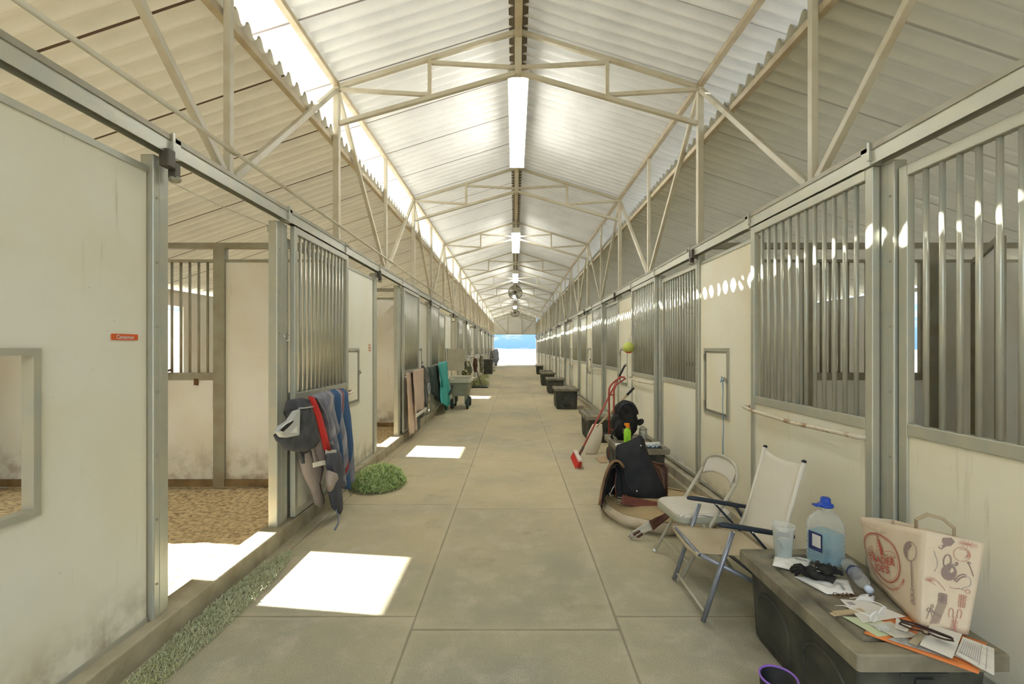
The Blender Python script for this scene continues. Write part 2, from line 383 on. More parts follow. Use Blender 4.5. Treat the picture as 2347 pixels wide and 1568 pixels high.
# ---------------------------------------------------------------- stall fronts
def stripes(b, y, x, n0, n1, z, r=.006):            # bolt heads
    for i in range(n0, n1): b.blob((x, y, z+i*.27), r, r, r, 6, 4)
def grille(nm, s, y0, y1, x, ztop, nb, cat, bars_r=.012, zb=1.14, frame=.05, slide=False, solidbars=False, rail=False):
    """barred section with a solid lower board; s -1 or +1 is the aisle wall it belongs to"""
    t = thing(nm, '', cat, (x, (y0+y1)/2, .125))
    th = .02
    b = MB()
    for ya, yb in ((y0, y0+frame), (y1-frame, y1)): b.box(x-th, x+th, ya, yb, .135, ztop)
    b.box(x-th, x+th, y0+frame, y1-frame, ztop-.055, ztop); b.box(x-th, x+th, y0+frame, y1-frame, zb-.06, zb)
    b.box(x-th, x+th, y0+frame, y1-frame, .135, .175)
    b.build('frame', M['galv'], t, bevel=.004)
    b = MB(); b.box(x-.009, x+.009, y0+frame-.005, y1-frame+.005, .17, zb-.055); b.build('lower_board', M['cream'] if s < 0 else M['creamR'], t)
    st = (y1-y0-2*frame)/(nb+1)
    if solidbars:
        b = MB()
        for i in range(nb):
            yy = y0+frame+st*(i+1); b.tube([(x, yy, zb-.005), (x, yy, ztop-.05)], bars_r, 6)
        b.build('bars', M['galv'], t, True)
    else:
        b = MB(); yy = y0+frame+st; b.tube([(x, yy, zb-.005), (x, yy, ztop-.05)], bars_r, 10); b0 = b.build('bar', M['galv'], t, True)
        for i in range(1, nb):
            c = b0.copy(); COL.objects.link(c); c.parent = t; c.location.y = st*i
    xf = x - s*.02
    if slide:
        for yy in (y0+.12, y1-.12):
            b = MB(); b.box(x-.006, x+.006, yy-.03, yy+.03, ztop-.01, ztop+.05); b.tube([(x-.012, yy, ztop+.045), (x+.012, yy, ztop+.045)], .022, 12)
            b.build('hanger', M['galvd'], t)
    if rail:
        b = MB(); xx = x - s*.075; zz = 1.035
        b.tube([(x-s*.015, y1+.02, zz+.01), (x-s*.06, y1+.03, zz+.01), (xx, y1-.03, zz+.01), (xx, y1-.12, zz), (xx+s*.015, (y0+y1)/2, zz-.015), (xx, y0+.16, zz+.005), (xx+s*.03, y0+.07, zz), (x-s*.015, y0+.05, zz)], .014, 8)
        b.build('blanket_bar', M['rusty'], t, True)
    return t
def feed_front(s, y0, y1, x, dy0, dy1, open_=False, hole=False, blue=False):
    """solid board front with a small feed hatch"""
    t = thing('hatch_board', '', 'stall front board', (x, (y0+y1)/2, .125))
    zt = 2.43 if s < 0 else 2.40
    z0, z1 = .86, 1.51
    b = MB(); th = .012
    b.box(x-th, x+th, y0, y1, .13, z0); b.box(x-th, x+th, y0, y1, z1, zt-.03)
    b.box(x-th, x+th, y0, dy0, z0, z1); b.box(x-th, x+th, dy1, y1, z0, z1)
    b.build('board', M['cream'] if s < 0 else M['creamR'], t)
    b = MB(); b.box(x-.02, x+.02, y0, y1, zt-.03, zt); b.build('top_rail', M['galv'], t); b = MB(); b.box(x-.018, x+.018, y0, y1, .125, .15); b.build('bottom_rail', M['galv'], t)
    b = MB(); fw = .028; xf = .024
    b.box(x-xf, x+xf, dy0, dy0+fw, z0, z1); b.box(x-xf, x+xf, dy1-fw, dy1, z0, z1); b.box(x-xf, x+xf, dy0+fw, dy1-fw, z1-fw, z1); b.box(x-xf, x+xf, dy0+fw, dy1-fw, z0, z0+fw)
    b.build('hatch_frame', M['galv'], t)
    if hole:
        return t
    b = MB()
    if open_:
        xo = x - s*.03
        a, c = (xo, xo - s*(dy1-dy0-.06)); b.box(min(a,c), max(a,c), dy1-.02, dy1+.01, z0+.02, z1-.02)
        d = b.build('feed_hatch', M['white_steel'], t, bevel=.004)
    else:
        b.box(x-.016, x+.016, dy0+.045, dy1-.045, z0+.045, z1-.045); d = b.build('feed_hatch', M['cream'] if s < 0 else M['creamR'], t, bevel=.004)
        b = MB(); b.box(x-.02, x+.02, dy0+.03, dy1-.03, z0+.033, z0+.045); b.box(x-.02, x+.02, dy0+.03, dy1-.03, z1-.045, z1-.033)
        b.box(x-.02, x+.02, dy0+.03, dy0+.045, z0+.033, z1-.033); b.box(x-.02, x+.02, dy1-.045, dy1-.03, z0+.033, z1-.033); b.build('hatch_rim', M['galvd'], d)
    yl = dy0+.035 if s > 0 else dy1-.035
    xx = x - s*.03
    if not open_:
        b = MB(); b.tube([(x, yl, 1.22), (xx-s*.02, yl, 1.22)], .012, 8); b.tube([(xx-s*.01, yl-.03, 1.20), (xx-s*.01, yl, 1.24), (xx-s*.01, yl+.03, 1.21)], .008, 8); b.build('latch', M['galvd'], t)
        yh = dy1-.03 if s > 0 else dy0+.03
        b = MB(); b.tube([(xx, yh, 1.38), (xx, yh, 1.45)], .008, 8); b.tube([(xx, yh, .92), (xx, yh, .99)], .008, 8); b.build('hinge', M['galvd'], t)
    return t
def post(s, y, w, x, z1, dep=.035, bracket=False, bolts=True):
    t = thing('stall_post', '', 'post', (x, y, .125))
    b = MB(); b.box(x-dep, x+dep, y-w/2, y+w/2, .12, z1); b.build('column', M['galv'], t, bevel=.006)
    b = MB(); xf = x - s*(dep+.002); b.box(min(xf, xf+s*.012), max(xf, xf+s*.012), y-w*.12, y+w*.12, .13, z1-.01); b.build('rib', M['galv'], t)
    if bolts:
        b = MB(); b.blob((xf, y-w*.3, .3), .006, .006, .006, 6, 4); b0 = b.build('bolt', M['galvd'], t, True)
        for k in range(1, 7): c = b0.copy(); COL.objects.link(c); c.parent = t; c.location.z = k*.33
    if bracket:
        b = MB(); xs = x - s*.06
        b.box(min(xs, xs-s*.05), max(xs, xs-s*.05), y-.05, y-.0, z1-.06, z1+.03); b.box(xs-.02-s*.02, xs+.02-s*.02, y+.01, y+.05, z1-.10, z1-.02)
        b.build('stop_bracket', M['dark_metal'], t, bevel=.004)
        b = MB(); b.blob((xs-s*.02, y+.035, z1-.10), .03, .03, .02, 10, 6); b.build('cable_clip', M['galvd'], t, True)
    return t
SIDE = {-1: 'in the row with hanging blankets', 1: 'in the row behind storage chests'}
OPEN_L = (0, 1, 3)
def label(t, s, k, txt):
    t['label'] = '%s, %s %s' % (txt, ordinal(k), SIDE[s])
protos = {}
def place(key, s, k, dy, make, txt, grp):
    """first copy is built, later ones are copies shifted along the barn"""
    if key not in protos:
        t = make(); protos[key] = (t, dy); n = t
    else:
        t, d0 = protos[key]; n = dup(t, (0, dy-d0, 0))
    n['group'] = grp
    label(n, s, k, txt); return n
gp = lambda a, s: a + ' ' + SIDE[s]
for k in range(-1, NB):
    dy = BAY*k; far = k >= 5; K = k+2; y = lambda v: v + dy
    # ---- row on the left (hanging blankets)
    s = -1
    place('pLf' if far else 'pL', s, K, dy, lambda: post(s, y(2.365), .10, XL, 2.50, bracket=True, bolts=not far), 'thin galvanised stall post with a dark bracket', gp('thin posts', s))
    place('qLf' if far else 'qL', s, K, dy, lambda: post(s, y(3.60), .16, XL, 2.50, bolts=not far), 'wide galvanised post beside a stall doorway', gp('wide posts', s))
    place('gLf' if far else 'gL', s, K, dy, lambda: grille('grille_section', s, y(3.70), y(4.88), XL-.01, 2.41, 12, 'grille', solidbars=far), 'barred steel grille section over a cream board', gp('fixed grilles', s))
    if k in OPEN_L: place('dLo', s, k+1 if k < 2 else 3, dy, lambda: grille('sliding_gate', s, y(3.70), y(4.90), XL+.065, 2.50, 12, 'stall gate', rail=True, slide=True), 'barred sliding gate pushed open over the grille', gp('open gates', s))
    elif k >= 0: place('dLcf' if far else 'dLc', s, k, dy, lambda: grille('sliding_gate', s, y(2.425), y(3.51), XL+.065, 2.50, 12, 'stall gate', rail=True, slide=True, solidbars=far), 'closed barred sliding gate', gp('closed gates', s))
    if k == -1:
        t = feed_front(s, 4.93-BAY, 5.96-BAY, XL, 4.92-BAY+.01, 5.44-BAY, hole=True)
        label(t, s, 1, 'cream board with an empty steel framed hatch hole'); t['group'] = gp('board fronts', s)
        # the same front continues to the post
    elif k == 2: label(feed_front(s, y(4.93), y(5.96), XL, y(4.93), y(5.43), open_=True), s, K, 'cream board with its feed hatch swung open')
    else: place('fL', s, K, dy, lambda: feed_front(s, y(4.93), y(5.96), XL, y(4.93), y(5.43)), 'cream board with a closed feed hatch', gp('board fronts', s))
    # ---- row on the right (storage chests)
    s = 1
    place('pRf' if far else 'pR', s, K, dy, lambda: post(s, y(2.335), .10, XR, 2.46, bolts=not far), 'wide galvanised post beside a sliding gate', gp('wide posts', s))
    place('qRf' if far else 'qR', s, K, dy, lambda: post(s, y(4.745), .06, XR, 2.50, bracket=True, bolts=not far), 'thin galvanised post with a dark track bracket', gp('thin posts', s))
    place('dRf' if far else 'dR', s, K, dy, lambda: grille('sliding_gate', s, y(2.365), y(3.585), XR-.06, 2.455, 12, 'stall gate', rail=True, slide=True, solidbars=far), 'closed barred gate with a blanket bar', gp('closed gates', s))
    place('fR', s, K, dy, lambda: feed_front(s, y(3.59), y(4.71), XR, y(4.08), y(4.61)), 'cream board with a closed feed hatch', gp('board fronts', s))
    place('gRf' if far else 'gR', s, K, dy, lambda: grille('grille_section', s, y(4.78), y(5.94), XR, 2.41, 12, 'grille', solidbars=far), 'barred steel grille section over a cream board', gp('fixed grilles', s))
# ---------------------------------------------------------------- dividers between the stalls
def divider(s):
    X = lambda a: s*a
    t = thing('stall_divider', '', 'stall divider', (X(3.2), YT, 0), 'dividers between the stalls')
    y = YT
    def bx(b, a, c, z0, z1, d=.025): b.box(min(X(a), X(c)), max(X(a), X(c)), y-d, y+d, z0, z1)
    b = MB(); bx(b, 1.98, 5.5, 2.565, 2.625, .03); b.build('top_beam', M['galvd'], t)
    b = MB(); bx(b, 3.06, 3.18, .045, 2.57, .04); b.build('divider_post', M['galvd'], t, bevel=.005)
    b = MB(); bx(b, 4.38, 4.48, .045, 2.57, .04); b.build('divider_post', M['galvd'], t, bevel=.005)
    b = MB(); bx(b, 1.98, 3.06, .10, 2.42, .012); bx(b, 3.18, 4.38, .10, 1.19, .012); bx(b, 4.48, 5.5, .10, 2.42, .012); b.build('board', M['divider'], t)
    b = MB(); bx(b, 1.98, 3.06, 2.42, 2.45, .02); bx(b, 3.18, 4.38, 2.42, 2.45, .02); bx(b, 4.48, 5.5, 2.42, 2.45, .02); bx(b, 3.18, 4.38, 1.17, 1.25, .02); bx(b, 4.30, 4.38, 1.2, 2.42, .02); b.build('rails', M['galvd'], t)
    b = MB(); bx(b, 1.98, 5.49, .045, .12, .03); b.build('kick_board', M['brown'], t)
    b0 = None
    for i in range(11):
        xx = 3.26+i*.095
        if b0 is None: b = MB(); b.tube([(X(xx), y, 1.24), (X(xx), y, 2.43)], .013, 8); b0 = b.build('bar', M['galvd'], t, True)
        else: c = b0.copy(); COL.objects.link(c); c.parent = t; c.location.x = X(i*.095)
    return t
for s in (-1, 1):
    t = divider(s)
    for j in range(0, 6):
        n = t if j == 0 else dup(t, (0, BAY*j, 0))
        n['label'] = 'part barred part boarded wall between two stalls, %s %s' % (ordinal(j+1), SIDE[s])
# ---------------------------------------------------------------- outer walls
segs = []
b = MB()
zt = 2.45
for j in range(-2, NB):                             # openings in the sunny outer wall let the low sun through
    ya = YT + BAY*j; yo0, yo1 = ya + 2.02, ya + 2.73   # 3.19-3.90 in the first bay
    b.box(-5.56, -5.5, ya, yo0, 0, zt); b.box(-5.56, -5.5, yo1, ya+BAY, 0, zt); b.box(-5.56, -5.5, yo0, yo1, 2.20, zt)
struct(b.build('wall_left', M['divider']), 'outer stall wall on the sunny side')
b = MB()
for j in range(-2, NB):
    ya = YT + BAY*j; yo0, yo1 = ya + 1.15, ya + 1.75
    b.box(5.6, 5.66, ya, yo0, 0, zt-.1); b.box(5.6, 5.66, yo1, ya+BAY, 0, zt-.1); b.box(5.6, 5.66, yo0, yo1, 0, 1.15); b.box(5.6, 5.66, yo0, yo1, 2.3, zt-.1)
struct(b.build('wall_right', M['divider']), 'outer stall wall behind the storage chests')
# ---------------------------------------------------------------- far gable
M['gable'] = mat('white gable sheet', (.84,.83,.78), .6, 0, (.74,.72,.66), 1.5, .6)
def uroof(x): return ZE + MU*((x-EL) if x < RX else (ER-x))
b = MB(); y = YB+.02
b.prism([(EL, y, 2.77), (ER, y, 2.77), (ER, y, ZE), (RX, y, ZR), (EL, y, ZE)], (0, .05, 0)); o = b.build('wall_back', M['gable']); struct(o, 'white gable above the far opening')
for sgn, xa, xb in ((-1, EL, -5.56), (1, ER, 5.66)):
    b = MB(); b.prism([(xa, y, 0), (xb, y, 0), (xb, y, 2.6), (xa, y, ZL)], (0, .05, 0)); struct(b.build('wall_back', M['gable']), 'far end wall of the stalls')
    b = MB(); ya = YA-.05; b.prism([(xa, ya, 0), (xb, ya, 0), (xb, ya, 2.6), (xa, ya, ZL)], (0, .05, 0)); struct(b.build('wall_front', M['gable']), 'near end wall of the stalls')
b = MB(); b.box(-9.1, -9.0, YA-4, YB+4, -.05, 2.5); struct(b.build('wall_outside', M['divider']), 'pale paddock wall outside the sunny stalls')
t = thing('gable_frame', 'thin steel frame bracing the white gable over the far opening', 'frame', (RX, YB, 2.77))
for p, q in (((-1.888,2.77),(1.972,2.77)), ((-.6,2.77),(-.6,4.7)), ((.68,2.77),(.68,4.75)), ((-1.85,4.2),(-.6,2.8)), ((1.95,4.2),(.68,2.8))):
    b = MB(); b.bar((p[0], y-.04, p[1]), (q[0], y-.04, q[1]), .05, .05, (0,1,0)); b.build('strut', M['galv'], t)
# ---------------------------------------------------------------- lights and fans
def light(i, ya):
    t = thing('fluorescent_light', 'four tube fluorescent light under the ridge, %s from the camera' % ordinal(i+1), 'light', (RX, ya, 4.44), 'fluorescent lights under the ridge')
    L = 2.44; z = 4.44
    b = MB(); b.box(RX-.115, RX+.115, ya-.02, ya+L+.02, z+.05, z+.10); b.box(RX-.115, RX+.115, ya-.02, ya-.0, z-.03, z+.06); b.box(RX-.115, RX+.115, ya+L, ya+L+.02, z-.03, z+.06); b.build('housing', M['fixture'], t, bevel=.006)
    for k in range(4):
        x = RX-.0825+k*.055; b = MB(); b.tube([(x, ya+.005, z+.01), (x, ya+L-.005, z+.01)], .0175, 10); b.build('lamp_tube', M['tubeglow'], t, True)
        b = MB(); b.tube([(x, ya-.005, z+.01), (x, ya+.03, z+.01)], .02, 10); b.build('socket', M['galvd'], t, True)
    for yy in (ya+.12, ya+L-.12):
        b = MB(); b.tube([(RX-.02, yy, z+.09), (RX-.02, yy, ZR-.16)], .006, 6); b.tube([(RX+.02, yy, z+.09), (RX+.02, yy, ZR-.16)], .006, 6); b.build('chain', M['galvd'], t)
    return t
for i, ya in enumerate((4.88, 11.45, 17.75, 25.0, 31.4)): light(i, ya)
for i, ya in enumerate((23.2, 36.4)):
    t = thing('ceiling_fan', 'round caged fan hanging from the ridge, %s' % ('in front of the fourth light' if i == 0 else 'near the far gable'), 'fan', (RX, ya, 4.35), 'fans under the ridge')
    b = MB(); R = .34
    for k in range(5): rr = R*(.25+.1875*k); b.tube([(RX+rr*math.cos(a*PI/14), ya, 4.35+rr*math.sin(a*PI/14)) for a in range(28)], .006, 5, True)
    for k in range(16): a = k*PI/8; b.tube([(RX, ya, 4.35), (RX+R*math.cos(a), ya, 4.35+R*math.sin(a))], .004, 4)
    b.tube([(RX+R*math.cos(a*PI/14), ya+.05, 4.35+R*math.sin(a*PI/14)) for a in range(28)], .03, 6, True)
    b.build('cage', M['galvd'], t)
    b = MB(); b.lathe([(.0,-.06),(.06,-.05),(.07,.05),(0,.06)], (RX, ya+.05, 4.35), 12, M=Matrix.Rotation(PI/2, 3, 'X')); b.build('motor', M['dark_metal'], t, True)
    for k in range(4):
        a = k*PI/2+.4; b = MB(); c, s_ = math.cos(a), math.sin(a)
        b.prism([(RX+c*.06-s_*.03, ya+.04, 4.35+s_*.06+c*.03), (RX+c*.30-s_*.09, ya+.06, 4.35+s_*.30+c*.09), (RX+c*.30+s_*.09, ya+.03, 4.35+s_*.30-c*.09), (RX+c*.06+s_*.03, ya+.05, 4.35+s_*.06-c*.03)], (0,.004,0)); b.build('blade', M['galv'], t)
    b = MB(); b.tube([(RX, ya+.05, 4.35+.33), (RX, ya+.05, ZR-.15)], .012, 6); b.build('rod', M['galvd'], t)
# ================================================================ props
M['black_plastic'] = mat('dusty black resin', (.04,.043,.038), .55, 0, (.13,.125,.09), 7, .8, 8, bump=.15, bscale=120, ramp=(.35,.75))
M['lid_plastic'] = mat('dusty resin lid', (.12,.11,.08), .6, 0, (.36,.32,.22), 6, .85, 9, bump=.15, bscale=120, ramp=(.3,.7))
M['dust_lid'] = mat('thick tan dust on lid', (.30,.26,.17), .75, 0, (.19,.165,.11), 6, .8)
M['black'] = mat('black cloth', (.012,.012,.012), .85, 0, (.04,.038,.035), 12, .7, bump=.2, bscale=90)
M['blackp'] = mat('black plastic', (.02,.022,.025), .4)
M['white'] = mat('white plastic', (.75,.75,.72), .4)
M['paper'] = mat('white paper', (.74,.72,.65), .7)
M['ink'] = mat('dark ink', (.12,.11,.12), .7)
M['greyink'] = mat('grey ink', (.40,.39,.40), .7)
M['chrome'] = mat('chrome', (.65,.65,.65), .2, .9)
M['navy'] = mat('navy enamel tube', (.035,.045,.06), .38, .3)
M['bluegrey'] = mat('blue grey tube', (.27,.29,.33), .35, .5)
M['tanvinyl'] = mat('beige enamel steel', (.50,.47,.36), .4, 0)
def text_mesh(txt, size, fn, bold=0.0, spacing=1.0):
    """letters of txt as faces, mapped through fn(x, y) -> point; x centred"""
    cu = bpy.data.curves.new('t', 'FONT'); cu.body = txt; cu.size = size; cu.align_x = 'CENTER'; cu.offset = bold; cu.space_character = spacing; cu.resolution_u = 3
    o = bpy.data.objects.new('t', cu); COL.objects.link(o); dg = bpy.context.evaluated_depsgraph_get(); dg.update()
    me = bpy.data.meshes.new_from_object(o.evaluated_get(dg)); b = MB()
    b.add([fn(v.co.x, v.co.y) for v in me.vertices], [list(p.vertices) for p in me.polygons])
    bpy.data.objects.remove(o); bpy.data.meshes.remove(me); bpy.data.curves.remove(cu); return b
# ---------------------------------------------------------------- storage chests
def rring(x, y, z, r, n=4):                         # rounded rectangle ring of half sizes x, y
    out = []
    for cx, cy, a0 in ((x-r, y-r, 0), (-x+r, y-r, PI/2), (-x+r, -y+r, PI), (x-r, -y+r, 3*PI/2)):
        for k in range(n+1): a = a0 + PI/2*k/n; out.append((cx+r*math.cos(a), cy+r*math.sin(a), z))
    return out
def rings(b, rs, c, cap0=True, cap1=True):
    n = len(rs[0]); vs = [Vector(p)+Vector(c) for r in rs for p in r]; fs = []
    for i in range(len(rs)-1):
        for j in range(n): fs.append((i*n+j, i*n+(j+1) % n, (i+1)*n+(j+1) % n, (i+1)*n+j))
    if cap0: fs.append(tuple(range(n))[::-1])
    if cap1: fs.append(tuple((len(rs)-1)*n+j for j in range(n)))
    b.add(vs, fs)
CW, CL, CH = .54, .85, .43
def chest(x, y, label, w=CW, l=CL, h=CH):
    t = thing('storage_chest', label, 'storage chest', (x, y, 0), 'black storage chests along the stalls'); hw, hl = w/2, l/2
    b = MB(); rings(b, [rring(hw-.06, hl-.065, .0, .03), rring(hw-.052, hl-.055, .02, .03), rring(hw-.035, hl-.04, h-.06, .03), rring(hw-.03, hl-.035, h-.05, .03)], (x, y, 0)); b.build('body', M['black_plastic'], t)
    b = MB()
    rings(b, [rring(hw-.012, hl-.012, h-.062, .010), rring(hw, hl, h-.060, .012), rring(hw, hl, h-.006, .012), rring(hw-.005, hl-.005, h, .012), rring(hw-.065, hl-.070, h, .02), rring(hw-.072, hl-.078, h-.018, .03),
              rring(hw-.090, hl-.100, h-.018, .03), rring(hw-.098, hl-.108, h-.003, .03), rring(hw-.12, hl-.13, h+.0, .02)], (x, y, 0))
    b.build('lid', M['lid_plastic'], t)
    # corner pilasters, arched side recesses and end handles
    for sx in (-1, 1):
        for dy in (-.5, .5):
            yc = y + dy*(hl-.05); pts = []
            r = (hl-.05)*.36; xx = lambda z: x + sx*(hw-.058 + .022*(z/(h-.06)))
            outl = [(yc-r, .05)] + [(yc - r*math.cos(PI*k/10), .17 + .12*math.sin(PI*k/10)) for k in range(11)] + [(yc+r, .05)]
            b = MB(); b.tube([(xx(z)+sx*.002, yy, z) for yy, z in outl], .008, 6, True); b.build('arched_moulding', M['black_plastic'], t, True)
    for sy in (-1, 1):
        ye = y + sy*(hl-.045)
        b = MB(); b.tube([(x-.075, ye+sy*.012, .13), (x-.06, ye+sy*.02, .095), (x+.06, ye+sy*.02, .095), (x+.075, ye+sy*.012, .13)], .013, 8); b.build('handle', M['blackp'], t, True)
        b = MB(); b.box(x-.10, x+.10, ye-.012, ye+.012, .10, .17); b.build('handle_recess', M['black_plastic'], t, bevel=.01)
        b = MB(); b.box(x-.035, x+.035, ye-.014, ye+.014, .20, .32); b.box(x-.09, x+.09, ye-.01, ye+.014, .325, .34); b.build('latch', M['black_plastic'], t, bevel=.006)
    return t
chest(1.478, 2.025, 'nearest large black storage chest, strewn with papers, bag and jug')
chest(1.395, 5.285, 'black storage chest behind the saddle, carrying backpack and spray bottle')
chest(1.405, 7.62, 'black storage chest behind the cream scoop and leaning broom')
chest(1.295, 11.6, 'black storage chest standing alone between scoop and far chests', .60, .85, .51)
chest(1.38, 15.5, 'black storage chest, fourth from the far opening', .60, .85, .50)
chest(1.35, 18.6, 'black storage chest, third from the far opening', .60, .85, .52)
chest(1.54, 22.3, 'black storage chest, second from the far opening', .60, .85, .42)
chest(1.46, 26.4, 'smallest black storage chest, the last before the far opening', .45, .7, .50)
TZ = CH                                            # chest lid level
def T(px, py, z=TZ+.002): return F(px, py, z)
def flat_sheet(name, quad, mt, label, cat, z=TZ+.004, th=.0012, curl=.004, group=None):
    """a sheet of paper lying on the lid; quad = four pixel corners"""
    P = [F(px, py, z) for px, py in quad]; b = MB()
    sd = len(label)
    def fn(u, v):
        p = P[0]*(1-u)*(1-v) + P[1]*u*(1-v) + P[2]*u*v + P[3]*(1-u)*v
        return p + Vector((0, 0, curl*abs(noise.noise(Vector((u*2.3, v*2.3, sd)))) + curl*1.5*max(0, u*v-.6)))
    b.grid(fn, 8, 8); o = b.build(name, mt, smooth=True, solid=th); single(o, label, cat, group); o['_P'] = 1
    return o, P
def line_on(P, pts, w, z, mt, parent, name='print'):
    """printed lines on a sheet: pts list of (u0,v0,u1,v1)"""
    b = MB(); 
    def q(u, v): return P[0]*(1-u)*(1-v) + P[1]*u*(1-v) + P[2]*u*v + P[3]*(1-u)*v + Vector((0,0,z))
    for u0, v0, u1, v1 in pts:
        a, c = q(u0, v0), q(u1, v1); d = (c-a).normalized(); n = Vector((-d.y, d.x, 0))*w/2
        b.add([a-n, c-n, c+n, a+n], [(0,1,2,3)])
    off = parent.location
    parent['_o'] = list(off); return b.build(name, mt, parent)
M['orange'] = mat('orange folder card', (.74,.24,.07), .6)
M['green_paper'] = mat('pale green paper', (.55,.62,.40), .7)
M['wood_pale'] = mat('pale bare wood', (.56,.44,.27), .6, 0, (.42,.30,.16), 12, .6, stretch=(1,6,1))
o, P = flat_sheet('folder', [(1980,1452),(2243,1545),(2262,1475),(2020,1393)], M['orange'], 'orange card folder under the papers, sticking out over the chest edge', 'folder', TZ+.004, .002, .001)
o, P = flat_sheet('paper_sheet', [(2118,1468),(2200,1509),(2279,1550),(2279,1487)], M['paper'], 'printed form hanging over the near corner of the lid', 'paper', TZ+.011)
P2 = [F(2190,1500,TZ+.018), F(2278,1549,TZ+.018), F(2278,1487,TZ+.018), F(2207,1460,TZ+.018)]
b = MB(); b.prism(P2, (0,0,.001)); o = b.build('paper_sheet', M['paper']); single(o, 'printed form with a ruled table at the near corner of the lid', 'paper')
line_on(P2, [(.08+.06*i, .15, .08+.06*i, .8) for i in range(9)] + [(.05,.2,.95,.2),(.05,.6,.95,.6),(.62,.05,.62,.95),(.8,.05,.8,.95),(.05,.85,.95,.85)], .0016, .002, M['greyink'], o)
P3 = [F(2108,1479,TZ+.022), F(2183,1510,TZ+.022), F(2205,1454,TZ+.022), F(2131,1432,TZ+.022)]
b = MB(); b.prism(P3, (0,0,.0015)); o = b.build('envelope', M['paper']); single(o, 'plain white envelope under the dark sunglasses', 'envelope')
P4 = [F(1925,1374,TZ+.008), F(1978,1428,TZ+.008), F(2076,1414,TZ+.008), F(1993,1380,TZ+.008)]
b = MB(); b.prism(P4, (0,0,.0015)); o = b.build('paper_sheet', M['paper']); single(o, 'white sheet with a barcode beside the wooden stick', 'paper')
line_on(P4, [(.12+.02*i, .12, .12+.02*i, .32) for i in range(8)], .003, .002, M['greyink'], o, 'barcode')
P5 = [F(1930,1413,TZ+.006), F(2012,1460,TZ+.006), F(2090,1450,TZ+.006), F(2010,1420,TZ+.006)]
b = MB(); b.prism(P5, (0,0,.001)); o = b.build('paper_sheet', M['green_paper']); single(o, 'pale green slip sticking out under the papers', 'paper')
P6 = [F(1990,1430,TZ+.010), F(2052,1462,TZ+.010), F(2114,1462,TZ+.010), F(2040,1425,TZ+.010)]
b = MB(); b.prism(P6, (0,0,.001)); o = b.build('paper_sheet', mat('newsprint', (.63,.60,.50), .7)); single(o, 'folded newsprint sheet in front of the safety glasses', 'paper')
line_on(P6, [(.1,.2+.12*i,.85,.2+.12*i) for i in range(6)], .0018, .002, M['greyink'], o)
P7 = [F(2034,1466,TZ+.009), F(2180,1511,TZ+.009), F(2190,1500,TZ+.009), F(2060,1458,TZ+.009)]
b = MB(); b.prism(P7, (0,0,.001)); o = b.build('paper_sheet', mat('grey newsprint', (.52,.52,.47), .7, 0, (.2,.2,.2), 30, .8)); single(o, 'grey printed slip along the lower edge of the folder', 'paper')
P8 = [F(2051,1440,TZ+.014), F(2078,1449,TZ+.014), F(2094,1431,TZ+.014), F(2054,1417,TZ+.014)]
b = MB(); b.prism(P8, (0,0,.0012)); o = b.build('receipt', M['paper']); single(o, 'small white receipt with lines at the bag corner', 'receipt')
line_on(P8, [(.15,.15+.13*i,.8,.15+.13*i) for i in range(6)], .0015, .002, M['greyink'], o)
# wooden tongue sticks
for i, (z, dx) in enumerate(((TZ+.004, 0), (TZ+.010, 6))):
    a, c = F(1906+dx, 1409-dx*.6, z), F(1972+dx, 1402-dx*.6, z)
    b = MB(); b.bar(a, c, .022, .005); o = b.build('wooden_stick', M['wood_pale'], bevel=.002); single(o, 'pale flat wooden stick, the %s of two stacked at the lid edge' % ('lower' if i == 0 else 'upper'), 'stick')
# metal strip under papers
a, c = F(2092,1476,TZ+.024), F(2125,1440,TZ+.026); b = MB(); b.bar(a, c, .022, .003); o = b.build('steel_strip', mat('tan strip', (.42,.36,.24), .5)); single(o, 'tan strip crossing the papers under the sunglasses', 'strip')
# white pouch with barcode
P9 = [F(1958,1377,TZ+.006), F(2003,1381,TZ+.006), F(2006,1368,TZ+.006), F(1972,1364,TZ+.006)]
b = MB()
def pouch(P, h):
    def fn(u, v):
        p = P[0]*(1-u)*(1-v) + P[1]*u*(1-v) + P[2]*u*v + P[3]*(1-u)*v
        return p + Vector((0, 0, h*(16*u*(1-u)*v*(1-v))**.6*(1+.3*noise.noise(Vector((u*4, v*4, h*90))))))
    return fn
b.grid(pouch(P9, .016), 12, 10); o = b.build('wipe_pouch', M['white'], smooth=True, solid=.001); single(o, 'small white pouch with a barcode by the empty bottle', 'pouch')
line_on(P9, [(.68+.03*i, .3, .68+.03*i, .75) for i in range(6)], .002, .016, M['ink'], o, 'barcode')
line_on(P9, [(.2,.5,.5,.5),(.25,.35,.5,.35)], .002, .016, mat('pale blue ink', (.2,.4,.65), .6), o, 'print')
